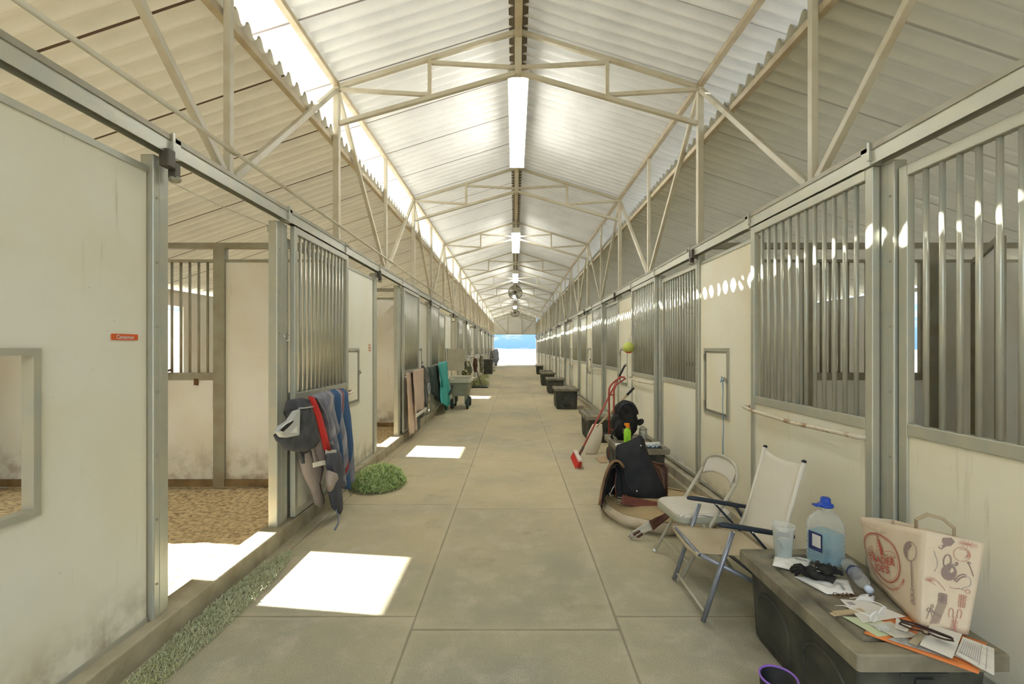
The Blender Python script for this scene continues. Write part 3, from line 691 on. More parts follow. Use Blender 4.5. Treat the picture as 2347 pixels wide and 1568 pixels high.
# two wrappers with dark script
for nm, q, lab, tx, ang in (('w1', [(1770,1296),(1846,1316),(1860,1283),(1776,1274)], 'white paper wrapper with small dark lettering in front of the cup', 'Subway', 0),
                       ('w2', [(1820,1322),(1895,1362),(1958,1362),(1944,1330)], 'white paper wrapper crumpled under the black gloves', 'Sandwich', 0)):
    P = [F(a, c, TZ+.006) for a, c in q]; b = MB()
    def fn(u, v, P=P):
        p = P[0]*(1-u)*(1-v) + P[1]*u*(1-v) + P[2]*u*v + P[3]*(1-u)*v
        return p + Vector((0, 0, .016*(16*u*(1-u)*v*(1-v))**.4*(1+.5*noise.noise(Vector((u*5, v*5, q[0][0]))))))
    b.grid(fn, 24, 16); o = b.build('paper_wrapper', mat('white wax paper '+nm, (.80,.79,.74), .45), smooth=True, solid=.0012); single(o, lab, 'wrapper')
    o['_o'] = list(o.location)
    marks = []
    for i in range(6): marks.append((.60+.055*i, .62, .63+.055*i, .76)); marks.append((.615+.055*i, .70, .655+.055*i, .66))
    b = MB()
    for u0, v0, u1, v1 in marks:
        a, c = fn(u0, v0)+Vector((0,0,.0025)), fn(u1, v1)+Vector((0,0,.0025)); d = (c-a).normalized(); n_ = Vector((-d.y, d.x, 0))*.0011
        b.add([a-n_, c-n_, c+n_, a+n_], [(0,1,2,3)])
    b.build('scribbled_print', M['ink'], o)
# keys / chain
b = MB()
for i in range(9):
    c = F(1916+i*5.2, 1363+3*math.sin(i*2.1), TZ+.006); r_ = .009
    b.tube([c + Vector((r_*math.cos(k*PI/5)*1.2, r_*math.sin(k*PI/5), .004*math.sin(k*PI/5+i))) for k in range(10)], .002, 5, True)
o = b.build('chain', mat('rusty brown chain', (.20,.13,.07), .5, .5), smooth=True); single(o, 'short rusty chain lying between wrapper and white pouch', 'chain')
# cup
cp = T(1795, 1281); M['clear'] = clear_mat('clear plastic', (.93,.95,.93), .10); M['frost'] = clear_mat('frosted plastic', (.90,.92,.90), .15, .15)
M['water'] = clear_mat('clear water', (.70,.86,.90), .10, .02); M['bluewater'] = clear_mat('blue tinted water', (.25,.62,.80), .14, .05)
t = thing('plastic_cup', 'translucent plastic cup half full of water on the near chest', 'cup', cp)
b = MB(); b.lathe([(.0,.002),(.036,.002),(.038,.01),(.050,.16),(.0535,.163),(.0545,.172),(.052,.177),(.049,.172),(.048,.16),(.036,.012),(0,.01)], cp, 32); b.build('cup_wall', M['frost'], t, True)
b = MB(); b.lathe([(0,.012),(.0365,.012),(.0425,.09),(0,.09)], cp, 28); b.build('water', M['water'], t, True)
# jug
jp = T(1892, 1291); jp.x += .0
t = thing('water_jug', 'square clear water jug with a blue cap on the near chest', 'jug', jp)
def sq(hw, hd, z, r, c, n=5): return [(p[0]*math.cos(.35)-p[1]*math.sin(.35), p[0]*math.sin(.35)+p[1]*math.cos(.35), p[2]) for p in rring(hw, hd, z, r, n)]
prof = [(.055,.055,.0,.03),(.066,.062,.012,.03)]
for k in range(7): prof += [(.068,.064,.03+k*.022,.028),(.0655,.0615,.041+k*.022,.028)]
prof += [(.068,.064,.19,.03),(.062,.058,.225,.035),(.045,.042,.25,.035),(.025,.025,.262,.0249),(.022,.022,.272,.0219),(.022,.022,.285,.0219)]
b = MB(); rings(b, [sq(a*1.02, c*1.02, z, r_, jp) for a, c, z, r_ in prof], jp); b.build('jug_wall', M['clear'], t, True)
b = MB(); rings(b, [sq(a*.96, c*.96, z+.004, r_*.9, jp) for a, c, z, r_ in prof[:14] if z < .16], jp); b.build('water', M['bluewater'], t, True)
b = MB(); b.lathe([(.0,.284),(.033,.284),(.036,.29),(.034,.298),(.024,.30),(.022,.325),(.018,.33),(0,.33)], jp, 24); b.box(jp.x-.058, jp.x-.02, jp.y-.016, jp.y+.016, jp.z+.288, jp.z+.296); b.build('cap', mat('royal blue cap', (.02,.07,.42), .35), t, True)
R35 = Matrix.Rotation(.35, 3, 'Z')
b = MB(); q = [R35 @ Vector(v) for v in ((-.0715,-.035,.075),(-.0715,.034,.075),(-.0715,.034,.165),(-.0715,-.035,.165))]; b.prism([v + jp for v in q], R35 @ Vector((-.001,0,0))); lb = b.build('label', mat('navy label', (.03,.04,.12), .5), t)
q = [R35 @ Vector(v) for v in ((-.0725,-.034,.080),(-.0725,-.030,.080),(-.0725,-.030,.160),(-.0725,-.034,.160))]; b = MB(); b.prism([v + jp for v in q], R35 @ Vector((0,-.001,0))); b.build('label', bpy.data.materials['navy label'], t)
q = [R35 @ Vector(v) for v in ((-.0735,-.028,.095),(-.0735,.015,.095),(-.0735,.015,.155),(-.0735,-.028,.155))]; b = MB(); b.prism([v + jp for v in q], R35 @ Vector((0,-.001,0))); b.build('label_panel', M['paper'], t)
# empty bottle lying down
a = T(1942, 1293, TZ+.034); c = T(1992, 1352, TZ+.028); ax = (c-a).normalized(); L = (c-a).length
t = thing('plastic_bottle', 'empty clear plastic bottle lying beside the paper bag', 'bottle', (a.x, a.y, TZ+.003))
prof = [(0,.0),(.025,.0),(.031,.008),(.031,.05),(.029,.055),(.031,.06),(.031,.12),(.029,.126),(.031,.132),(.030,.19),(.024,.225),(.014,.25),(.0125,.275),(.0,.275)]
k = L/.275; Mx = ax.to_track_quat('Z', 'Y').to_matrix()
b = MB(); b.lathe([(r_, z*k) for r_, z in prof], a, 20, M=Mx); b.build('bottle_wall', M['clear'], t, True)
b = MB(); b.lathe([(0,.258*k),(.016,.258*k),(.016,.282*k),(0,.282*k)], a, 16, M=Mx); b.build('cap', mat('pale blue cap', (.62,.70,.82), .4), t, True)
b = MB(); b.lathe([(.0318,.09*k),(.0318,.105*k)], a, 20, M=Mx); b.build('label_band', bpy.data.materials['navy label'], t, True)
# gloves
def glove(c, ang, lab, seed, tilt=0):
    t = thing('riding_glove', lab, 'glove', c, 'pair of black gloves'); R = Matrix.Rotation(ang, 3, 'Z') @ Matrix.Rotation(tilt, 3, 'Y')
    b = MB(); b.blob(c + Vector((0,0,.026)), .045, .038, .022, 16, 10, .4, 8, R, seed)
    b.build('palm', M['black'], t, True)
    for i in range(4):
        p0 = Vector((.03, -.027+.018*i, .022)); ln = (.06,.07,.065,.05)[i]
        pts = [p0, p0+Vector((ln*.45, (-.004+.004*i), .016+.006*(i % 2))), p0+Vector((ln*.8, -.008+.006*i, .006)), p0+Vector((ln*.95, -.008+.006*i, -.008))]
        b = MB(); b.tube([c + R @ p for p in pts], [.0105,.0105,.0095,.006], 8); b.build('finger', M['black'], t, True)
    b = MB(); b.tube([c + R @ Vector(p) for p in ((-.01,-.03,.024),(.015,-.055,.026),(.035,-.06,.018))], [.012,.011,.007], 8); b.build('thumb', M['black'], t, True)
    b = MB(); b.tube([c + R @ Vector(p) for p in ((-.035,0,.02),(-.06,0,.022),(-.075,.004,.016))], [.028,.027,.029], 10, flat=.5); b.build('cuff', M['black'], t, True)
    b = MB()
    for dy in (-.012, .012): b.add([c + R @ Vector((-.02+dx, dy*1.5+e, .0495)) for dx, e in ((0,-.006),(.014,-.006),(.014,.006),(0,.006))], [(0,1,2,3)])
    b.build('reflective_patch', M['white'], t)
glove(T(1868, 1328, TZ+.016), 2.6, 'black riding glove with pale knuckle patches on the wrapper', 1)
glove(T(1892, 1318, TZ+.03), .9, 'black riding glove heaped against the water jug', 5, .35)
# safety glasses & sunglasses
def glasses(name, c, ang, mt, lens, lab, s=1, tilt=.0, folded=False):
    t = thing(name, lab, 'glasses', c); R = Matrix.Rotation(ang, 3, 'Z') @ Matrix.Rotation(tilt, 3, 'X'); g = lambda *p: c + R @ (Vector(p)*s)
    for sx in (-1, 1):
        b = MB(); b.tube([g(sx*.036+.028*math.cos(a*PI/8), 0+.004*math.cos(a*PI/8)**2, .022+.019*math.sin(a*PI/8)) for a in range(16)], .0028*s, 6, True); rim = b.build('rim', mt, t, True)
        b = MB(); b.add([g(sx*.036+.026*math.cos(a*PI/8), .001, .022+.018*math.sin(a*PI/8)) for a in range(16)], [tuple(range(16))]); b.build('lens', lens, t)
        b = MB(); b.tube([g(sx*.066, .002, .03), g(sx*.062, .012, .032), g(-sx*.02, .016+.004*sx, .028), g(-sx*.066, .014+.004*sx, .014)] if folded else [g(sx*.066, .002, .03), g(sx*.070, .03, .032), g(sx*.066, .10, .026), g(sx*.06, .135, .006)], .0038*s, 6, flat=.5); b.build('temple', mt, t, True)
    b = MB(); b.tube([g(-.009, 0, .028), g(0, -.002, .032), g(.009, 0, .028)], .0026*s, 6); b.build('bridge', mt, t, True)
glasses('safety_glasses', T(2015, 1420, TZ+.02), .5, M['white'], M['clear'], 'clear safety glasses with white frame on the papers', .95)
M['tort'] = mat('dark brown frame', (.05,.025,.02), .35); M['dlens'] = clear_mat('dark lens', (.10,.08,.08), .5)
glasses('sunglasses', F(2122, 1452, TZ+.030), -.75, M['tort'], M['dlens'], 'dark brown sunglasses on the white envelope', 1.1, 1.15, True)
b = MB(); c = F(2022, 1442, TZ+.012); b.box(c.x-.022, c.x+.022, c.y-.012, c.y+.012, c.z, c.z+.014)
o = b.build('blister_pack', M['frost'], bevel=.003); single(o, 'small clear plastic blister pack below the safety glasses', 'plastic pack')
# ---------------------------------------------------------------- paper bag
M['kraft'] = mat('light kraft paper', (.74,.63,.48), .75, 0, (.66,.54,.38), 4, .7, bump=.15, bscale=14)
M['redink'] = mat('faded red ink', (.50,.12,.08), .75); M['brownink'] = mat('grey brown ink', (.30,.225,.20), .75); M['pinkink'] = mat('pale red ink', (.55,.26,.21), .75)
zb = TZ+.012
A = Vector((1.655, 2.11, zb)); B_ = F(2107, 1438, zb); C_ = F(2219, 1455, zb)
At = W(1968, 1184, 2.11); Bt = W(2121, 1216, B_.y+.01); Ct = W(2258, 1246, C_.y+.02)
D_ = A + (C_-B_)*.62; D_.x = min(D_.x, 1.83); Dt = At + (Ct-Bt)*.7; Dt.z += .02
def face4(a, b_, bt, at, bow=0.0, seed=0):
    n_ = (b_-a).cross(at-a).normalized()
    def fn(u, v, o=0.0):
        p = a*(1-u)*(1-v) + b_*u*(1-v) + bt*u*v + at*(1-u)*v
        w = bow*math.sin(PI*u)*math.sin(PI*min(1, v*.9)) + .006*noise.noise(Vector((u*3, v*3, seed)))*math.sin(PI*u)
        return p + n_*(w+o)
    return fn
fr = face4(A, B_, Bt, At, .012, 3); sdn = face4(B_, C_, Ct, Bt, -.006, 7)
bk = face4(C_, D_, Dt, Ct, .0, 11); ls = face4(D_, A, At, Dt, .0, 13)
t = thing('paper_bag', 'brown paper grocery bag with red oval logo, slumped against the wall', 'paper bag', (1.68, 1.9, zb))
b = MB()
for f in (fr, sdn, bk, ls): b.grid(lambda u, v, f=f: f(u, v), 14, 14)
b.add([A, B_, C_, D_], [(3,2,1,0)]); b.build('bag_walls', M['kraft'], t, True, solid=.0012)
def on(f, u, v, o=.004): return f(u, v, o)
sgn = 1
def strokes(f, lst, w, mt, name, au=1.0, av=1.0):
    b = MB()
    for pts in lst:
        for (u0, v0), (u1, v1) in zip(pts[:-1], pts[1:]):
            a, c = on(f, u0, v0, .0045), on(f, u1, v1, .0045); d = (c-a)
            if d.length < 1e-6: continue
            nrm = (on(f, u0+.01, v0, 0)-on(f, u0, v0, 0)).cross(on(f, u0, v0+.01, 0)-on(f, u0, v0, 0)).normalized(); n_ = d.normalized().cross(nrm)*w/2
            a2, c2 = a-d.normalized()*w*.3, c+d.normalized()*w*.3
            b.add([a2-n_, c2-n_, c2+n_, a2+n_], [(0,1,2,3)])
    return b.build(name, mt, t)
def fillp(f, polys, mt, name):
    b = MB()
    for pl in polys:
        cu, cv = sum(p[0] for p in pl)/len(pl), sum(p[1] for p in pl)/len(pl); n_ = len(pl)
        b.add([on(f, cu, cv, .0042)] + [on(f, u, v, .0042) for u, v in pl], [(0, i+1, (i+1) % n_+1) for i in range(n_)])
    return b.build(name, mt, t)
ell = lambda cu, cv, ru, rv, n_=40, a0=0, a1=2*PI: [(cu+ru*math.cos(a0+(a1-a0)*i/n_), cv+rv*math.sin(a0+(a1-a0)*i/n_)) for i in range(n_+1)]
WU, HV = (B_-A).length, (Bt-B_).length
cu, cv = .37, .52
strokes(fr, [ell(cu, cv, .345, .305)], .0055, M['redink'], 'logo_ring'); strokes(fr, [ell(cu, cv, .318, .28)], .0014, M['redink'], 'logo_ring_thin')
def slab(x, y): return x, y
b = text_mesh('TRADER', .056, lambda x, y: on(fr, cu+.005 + x*.92/WU, .43 + y*.86/HV + .26*x/WU, .0048), .0016, 1.05); b.build('logo_lettering', M['redink'], t)
b = text_mesh("JOE'S", .056, lambda x, y: on(fr, cu+.01 + x*.92/WU, .318 + y*.86/HV + .26*x/WU, .0048), .0016, 1.05); b.build('logo_lettering', M['redink'], t)
SH = lambda l: [[(u, v+.26*(u-cu)) for u, v in p] for p in l]
strokes(fr, SH([[(.08,.535),(.66,.535)]]), .0015, M['redink'], 'logo_rule')
def arc(x, y):
    a = -PI/2 + .25 + x/.125; r_ = .43 - y*1.6
    return on(fr, cu + r_*math.cos(a)*1.02, cv + (.395-y*1.6)*math.sin(a), .0048)
b = text_mesh('WWW.TRADERJOES.COM', .022, arc, .0005, 1.0); b.build('web_lettering', M['redink'], t)
strokes(fr, SH([[(.30,.52),(.315,.60),(.34,.72),(.355,.815)], [(.355,.815),(.40,.70),(.44,.60),(.47,.52)], [(.33,.66),(.40,.66)], [(.34,.70),(.385,.70)], [(.345,.74),(.375,.74)], [(.33,.52),(.33,.60),(.38,.61),(.38,.52)], [(.42,.52),(.42,.58)], [(.47,.60),(.56,.61),(.63,.58),(.645,.53)], [(.47,.56),(.53,.565)], [(.56,.55),(.60,.555)]] +
        [[(.24,.55),(.24-.13*math.cos(k*.32), .55+.10*math.sin(k*.32))] for k in range(6)] + [[(.24-.12*math.cos(k*.2), .56+.09*math.sin(k*.2)) for k in range(9)], [(.10,.53),(.18,.535),(.26,.53)]]), .0018, M['redink'], 'logo_drawing')
fillp(fr, SH([[(.385,.54),(.365,.68),(.357,.80),(.40,.68),(.43,.60),(.425,.54)]]), M['redink'], 'logo_tower')
# serving spoon on the front panel
strokes(fr, [ell(.845,.745,.082,.105,28)], .0028, M['brownink'], 'printed_spoon_outline')
fillp(fr, [[(.845-.078*math.cos(k), .745+.10*math.sin(k)) for k in (-1.25,-.8,-.4,0,.4,.8,1.2,1.5)] + [(.86,.80),(.825,.79),(.835,.76),(.80,.75),(.81,.71),(.80,.68)]], M['brownink'], 'printed_spoon_shade')
strokes(fr, [[(.862,.64),(.873,.50),(.885,.36)], [(.872,.64),(.884,.50),(.893,.36)]], .0028, M['brownink'], 'printed_spoon_handle')
strokes(fr, [ell(.892,.315,.018,.03,14), ell(.895,.25,.024,.03,14), ell(.898,.205,.026,.016,14), [(.87,.345),(.915,.345)], [(.875,.285),(.915,.285)], [(.885,.27),(.905,.225)]], .0026, M['brownink'], 'printed_spoon_end')
strokes(fr, [[(.10,.30),(.20,.17),(.36,.055)], [(.11,.27),(.22,.14)]], .003, M['brownink'], 'printed_knife')
strokes(fr, [[(.05,.885),(.30,.87),(.42,.83),(.52,.885)], [(.42,.83),(.44,.875),(.52,.885)]], .0018, mat('kraft crease', (.50,.39,.24), .8), 'crease')
# side panel prints
fillp(sdn, [[(.24,.855),(.29,.84),(.36,.885),(.33,.90)], [(.33,.90),(.36,.885),(.44,.90),(.50,.95),(.44,.985),(.30,.965),(.29,.93)]], M['brownink'], 'printed_flask')
fillp(sdn, [[(.245,.865),(.28,.855),(.30,.87),(.27,.885)]], M['kraft'], 'printed_flask_neck')
strokes(sdn, [ell(.415,.735,.062,.068,22)], .0032, M['brownink'], 'printed_teapot_handle')
fillp(sdn, [[(.48+.135*math.cos(a*PI/10), .615+.085*math.sin(a*PI/10)) for a in range(20)]], M['brownink'], 'printed_teapot')
fillp(sdn, [[(.50+.05*math.cos(a*PI/7), .645+.028*math.sin(a*PI/7)) for a in range(14)]], M['kraft'], 'printed_teapot_shine')
strokes(sdn, [[(.44,.70),(.50,.712),(.58,.70)], ell(.585,.725,.02,.014,10), [(.55,.575),(.62,.555),(.66,.60),(.72,.625),(.78,.625)], [(.57,.555),(.64,.53),(.69,.575),(.74,.60),(.79,.605)]], .0034, M['brownink'], 'printed_spout')
strokes(sdn, [[(.80,.615),(.85,.60),(.88,.565),(.88,.53),(.84,.50),(.80,.495),(.76,.47),(.66,.46)]], .0018, M['greyink'], 'printed_steam'); strokes(sdn, [[(.17,.81),(.21,.76),(.25,.72),(.26,.66),(.22,.60)]], .0018, M['greyink'], 'printed_curl')
strokes(sdn, [ell(.645,.835,.145,.075,26), ell(.66,.84,.10,.05,20, .3, 2.2)], .0018, M['pinkink'], 'printed_tomato')
fillp(sdn, [[(.72,.80),(.79,.83),(.77,.87),(.74,.84)]], M['pinkink'], 'printed_tomato_blush')
strokes(sdn, [[(.72, .955), (.72+.17*math.cos(k*.52), .955+.035*math.sin(k*.52))] for k in range(12)], .0014, M['pinkink'], 'printed_leaf')
strokes(sdn, [[(.78,.76),(.84,.70),(.90,.63)], [(.76,.755),(.79,.775)], [(.79,.75),(.82,.765)]], .0026, M['brownink'], 'printed_fork')
for k in range(6): strokes(sdn, [[(.215+.032*k,.055+.004*k),(.345+.03*k,.30)]], .0018, M['brownink'], 'printed_stalk')
strokes(sdn, [ell(.36+.035*(k % 4), .31+.028*(k//4), .024, .02, 8) for k in range(12)] + [[(.20,.215),(.30,.175),(.42,.155)], [(.20,.20),(.30,.16),(.42,.14)]], .0022, M['brownink'], 'printed_stalk_heads')
strokes(sdn, [ell(.165,.195,.035,.02,12), ell(.23,.235,.025,.018,12), [(.19,.20),(.13,.10)], [(.20,.20),(.24,.13)]], .002, M['brownink'], 'printed_bow')
strokes(sdn, [ell(.60,.20,.045,.05,18, -.9, 4.2), ell(.76,.205,.04,.05,18, -1.0, 4.0), [(.66,.17),(.67,.10),(.70,.03)], [(.72,.17),(.70,.10),(.72,.03)], [(.70,.03),(.80,-.0+.005)]] + [[(.62,.12-.02*k),(.75,.125-.02*k)] for k in range(5)], .0022, M['pinkink'], 'printed_lobster')
strokes(sdn, [ell(.74+.04*(k % 3), .395-.026*(k//3), .022, .014, 10) for k in range(15)] + [[(.52,.47),(.62,.455),(.70,.47),(.82,.455)], [(.06,.50),(.16,.485),(.26,.46)], [(.20,.53),(.30,.50),(.42,.44),(.44,.42)]] + [[(.14,.49),(.14+.10*math.cos(k*.5+.2), .49+.045*math.sin(k*.5+.2))] for k in range(6)] + [ell(.85,.455,.04,.022,10)], .0018, M['pinkink'], 'printed_fruit')
# handle loops and rim
b = MB(); hp = [Bt*.35+Ct*.65 + (Dt-Ct)*.3 + Vector((-.045,.02,-.02)), None]
m0 = sdn(.42, 1.0) + (Dt-Ct)*.35; m1 = sdn(.98, 1.0) + (Dt-Ct)*.28
pts = [m0 + Vector((0,0,-.03)), m0 + Vector((.0,0,.03)), m0*.7+m1*.3 + Vector((0,0,.062)), m0*.3+m1*.7 + Vector((0,0,.058)), m1 + Vector((0,0,.03)), m1 + Vector((0,0,-.04))]
b.tube(pts, .009, 6, flat=.35); b.build('handle', mat('kraft handle', (.42,.34,.22), .8), t)
# ---------------------------------------------------------------- purple-rimmed mug on the floor
c = Vector((1.045, 1.80, 0)); t = thing('travel_mug', 'black mug with a purple rim on the floor beside the near chest', 'mug', c)
b = MB(); b.lathe([(0,.0),(.052,.0),(.056,.01),(.068,.205),(.064,.205),(.052,.02),(0,.02)], c, 32); b.build('mug_wall', M['blackp'], t, True)
b = MB(); b.tube([c + Vector((.0675*math.cos(a*PI/16), .0675*math.sin(a*PI/16), .207)) for a in range(32)], .0045, 8, True); b.build('rim', mat('purple rubber', (.28,.14,.55), .45), t, True)
# ================================================================ chairs
def v3(*a): return Vector(a)
# sling lawn chair: faces -x; near side y=2.50, far side y=2.95
M['sling'] = mat('cream sling fabric', (.74,.70,.60), .8, 0, (.66,.61,.50), 3, .6, bump=.2, bscale=300)
M['sling2'] = mat('tan sling seat', (.56,.48,.33), .8, 0, (.46,.38,.25), 4, .6, bump=.2, bscale=300)
t = thing('lawn_chair', 'folding lawn chair with cream sling back and dark arms', 'chair', (1.25, 2.72, 0))
yn, yf = 2.495, 2.945
for y in (yn, yf):
    b = MB(); b.tube([(1.034, y, .012), (1.115, y, .26), (1.197, y, .50)], .0135, 10); b.build('leg', M['bluegrey'], t, True)
    b = MB(); yy = y + (.022 if y == yn else -.022); b.tube([(1.60, yy, .012), (1.36, yy, .20), (1.03, yy, .365)], .0125, 10); b.build('leg', M['bluegrey'], t, True)
    b = MB(); b.tube([(1.118, y, .540), (1.14, y, .541), (1.20, y, .533), (1.40, y, .50), (1.53, y, .478)], [.012,.020,.020,.019,.016], 10, flat=.75); b.build('armrest', M['navy'], t, True)
    b = MB(); b.bar((1.30, y, .50), (1.45, y+(.03 if y == yn else -.03), .33), .012, .03, (0,1,0)); b.bar((1.43, y, .49), (1.50, y+(.03 if y == yn else -.03), .36), .012, .03, (0,1,0)); b.build('bracket', M['navy'], t, bevel=.003)
    b = MB()
    for p in ((1.197, .505), (1.30, .505)): b.blob((p[0], y-.016, p[1]), .006, .004, .006, 8, 5)
    b.build('rivet', M['chrome'], t, True)
    yb_ = yn+.03 if y == yn else yf-.03
    b = MB(); b.tube([(1.43, yb_, .33), (1.50, yb_, .50), (1.605, yb_, .875)], .0115, 10); b.build('back_tube', M['sling'], t, True)
    b = MB(); b.blob((1.607, yb_, .88), .014, .014, .010, 8, 6); b.build('end_cap', M['blackp'], t, True)
b = MB(); b.tube([(1.025, yn+.03, .365), (1.025, yf-.03, .365)], .011, 8); b.build('front_tube', M['bluegrey'], t, True)
b = MB(); b.tube([(1.05, yn, .055), (1.05, yf, .055)], .008, 8); b.build('stretcher', M['tanvinyl'], t, True)
b = MB(); b.tube([(1.55, yn+.02, .06), (1.55, yf-.02, .06)], .008, 8); b.build('stretcher', M['tanvinyl'], t, True)
b = MB(); b.grid(lambda u, v: v3(1.02+.43*u, yn+.03+(yf-yn-.06)*v, .375-.035*u-.03*math.sin(PI*u)*math.sin(PI*v)-.02*math.sin(PI*v)*(1-u)), 16, 12)
b.grid(lambda u, v: v3(1.018-.004*math.sin(PI*u), yn+.03+(yf-yn-.06)*v, .375-.03*u-.02*math.sin(PI*v)), 3, 12); b.build('seat', M['sling2'], t, True, solid=.003)
b = MB(); b.grid(lambda u, v: v3(1.455+.15*v-.012*math.sin(PI*u), yn+.025+(yf-yn-.05)*u, .36+.505*v-.018*math.sin(PI*u)*v), 14, 16); b.build('backrest', M['sling'], t, True, solid=.003)
# padded folding chair: faces -x, slightly turned
def stripe_mat():
    m, nt, b, P, S = newmat('striped cushion fabric', .8, .1)
    tc = nt.nodes.new('ShaderNodeTexCoord'); s2 = nt.nodes.new('ShaderNodeSeparateXYZ'); nt.links.new(tc.outputs['Object'], s2.inputs[0])
    f = mth(nt, 'FRACT', mth(nt, 'MULTIPLY', mth(nt, 'ADD', s2.outputs[1], mth(nt, 'MULTIPLY', s2.outputs[0], .0)), 62))
    nt.links.new(mixc(nt, smooth(nt, mth(nt, 'ABSOLUTE', mth(nt, 'SUBTRACT', f, .5)), .34, .42), (.74,.70,.60), (.33,.29,.26)), b.inputs['Base Color']); return m
M['stripe'] = stripe_mat()
cc = Vector((1.25, 3.185, 0)); t = thing('folding_chair', 'padded folding chair with thin grey stripes behind the lawn chair', 'chair', cc)
Rz = Matrix.Rotation(math.radians(6), 3, 'Z'); G = lambda x, y, z: cc + Rz @ Vector((x, y, z))
hw = .208
for sy in (-1, 1):
    b = MB(); b.tube([G(-.19, sy*hw, .01), G(.02, sy*hw, .36), G(.19, sy*hw, .62)], .0115, 10); b.build('leg', M['tanvinyl'], t, True)
    b = MB(); b.tube([G(.20, sy*(hw-.03), .01), G(.05, sy*(hw-.03), .24), G(-.06, sy*(hw-.03), .395)], .011, 10); b.build('leg', M['tanvinyl'], t, True)
    for x_, y_ in ((-.19, hw), (.20, hw-.03)): b = MB(); b.blob(G(x_, sy*y_, .012), .015, .015, .014, 8, 6); b.build('foot_cap', M['white'], t, True)
b = MB(); b.tube([G(.19, -hw, .62)] + [G(.19+.045*math.sin(PI*k/12), -hw*math.cos(PI*k/12)*1.0, .62+.125*math.sin(PI*k/12)**.6) for k in range(1, 12)] + [G(.19, hw, .62)], .0115, 10); b.build('back_frame', M['tanvinyl'], t, True)
b = MB(); b.tube([G(-.13, -hw, .10), G(-.13, hw, .10)], .008, 8); b.build('stretcher', M['tanvinyl'], t, True)
b = MB(); b.tube([G(.14, -hw+.03, .10), G(.14, hw-.03, .10)], .008, 8); b.build('stretcher', M['tanvinyl'], t, True)
b = MB()
def ringp(hx, hy, z, r): return [tuple(Rz @ Vector(p)) for p in rring(hx, hy, z, r, 5)]
rings(b, [ringp(.19,.19,.352,.07), ringp(.2,.2,.36,.08), ringp(.2,.2,.398,.08)], cc); b.build('seat_pan', mat('sage vinyl edge', (.42,.42,.32), .5), t, bevel=.004)
b = MB(); rings(b, [ringp(.197,.197,.398,.08), ringp(.19,.19,.412,.08), ringp(.165,.165,.420,.07), ringp(.10,.10,.424,.05)], cc); b.build('seat_cushion', M['stripe'], t, True)
b = MB()
def bkf(u, v):
    a = PI*(.10+.80*u); yy = -hw*.93*math.cos(a); top = .62+.115*math.sin(a)**.6; lo = .565+.055*math.sin(a)
    return G(.175+.05*math.sin(a)+.04*v-.018, yy, lo+(top-lo)*v)
b.grid(bkf, 24, 8); b.build('back_cushion', M['stripe'], t, True, solid=.022)
# ================================================================ dog bed, saddle, straps
M['bedtop'] = mat('tan canvas bed top', (.46,.35,.19), .85, 0, (.34,.25,.13), 6, .7, bump=.3, bscale=20)
M['bedside'] = mat('cream fleece bed side', (.62,.54,.40), .95, 0, (.42,.34,.22), 9, .7, bump=.5, bscale=60)
bc = Vector((1.315, 4.14, 0)); t = thing('dog_bed', 'round tan canvas pet bed with cream side under the saddle', 'pet bed', bc)
def bedf(u, v):
    a = 2*PI*u; r_ = .475*v; dent = -.035*math.exp(-((r_*math.cos(a)-.03)**2+(r_*math.sin(a)-.14)**2)/.05)
    wr = .006*math.sin(9*a+4*r_*9)*v*v + .010*noise.noise(Vector((r_*math.cos(a)*6, r_*math.sin(a)*6, 1)))
    return bc + Vector((r_*math.cos(a), r_*math.sin(a), .115 + .025*(1-v**3) + dent + wr*.8 - .012*v**6))
b = MB(); b.grid(bedf, 60, 16); b.build('canvas_top', M['bedtop'], t, True)
b = MB(); b.grid(lambda u, v: bc + Vector(((.475+.035*math.sin(PI*v))*math.cos(2*PI*u), (.475+.035*math.sin(PI*v))*math.sin(2*PI*u), .002+.108*v+.004*math.sin(u*60))), 72, 10); b.build('fleece_side', M['bedside'], t, True)
b = MB(); b.tube([bc + Vector((.476*math.cos(a*PI/36), .476*math.sin(a*PI/36), .108)) for a in range(72)], .006, 6, True); b.build('piping', M['bedtop'], t, True)
M['suede'] = mat('charcoal suede flap', (.022,.024,.027), .9, 0, (.045,.045,.048), 9, .7, bump=.25, bscale=200)
M['brleather'] = mat('worn brown leather', (.085,.03,.018), .45, 0, (.17,.075,.04), 8, .8, spec=.5)
M['redleather'] = mat('red brown leather strap', (.19,.06,.04), .55, 0, (.11,.035,.025), 10, .7)
M['tanleather'] = mat('tan suede leather', (.34,.21,.11), .8, 0, (.18,.10,.05), 9, .8)
sy0 = 4.22
t = thing('saddle', 'brown leather saddle with a big charcoal flap standing on the pet bed', 'saddle', (1.25, sy0, .13))
def Q(px, py, y): return W(px, py, y)
def quadpatch(P, n=10, bow=.02, sd=0):
    P = [Vector(p) for p in P]; nrm = (P[1]-P[0]).cross(P[3]-P[0]).normalized()
    def fn(u, v):
        p = P[0]*(1-u)*(1-v) + P[1]*u*(1-v) + P[2]*u*v + P[3]*(1-u)*v
        return p - nrm*bow*math.sin(PI*u)*math.sin(PI*v) + nrm*.004*noise.noise(Vector((u*4, v*4, sd)))
    return fn
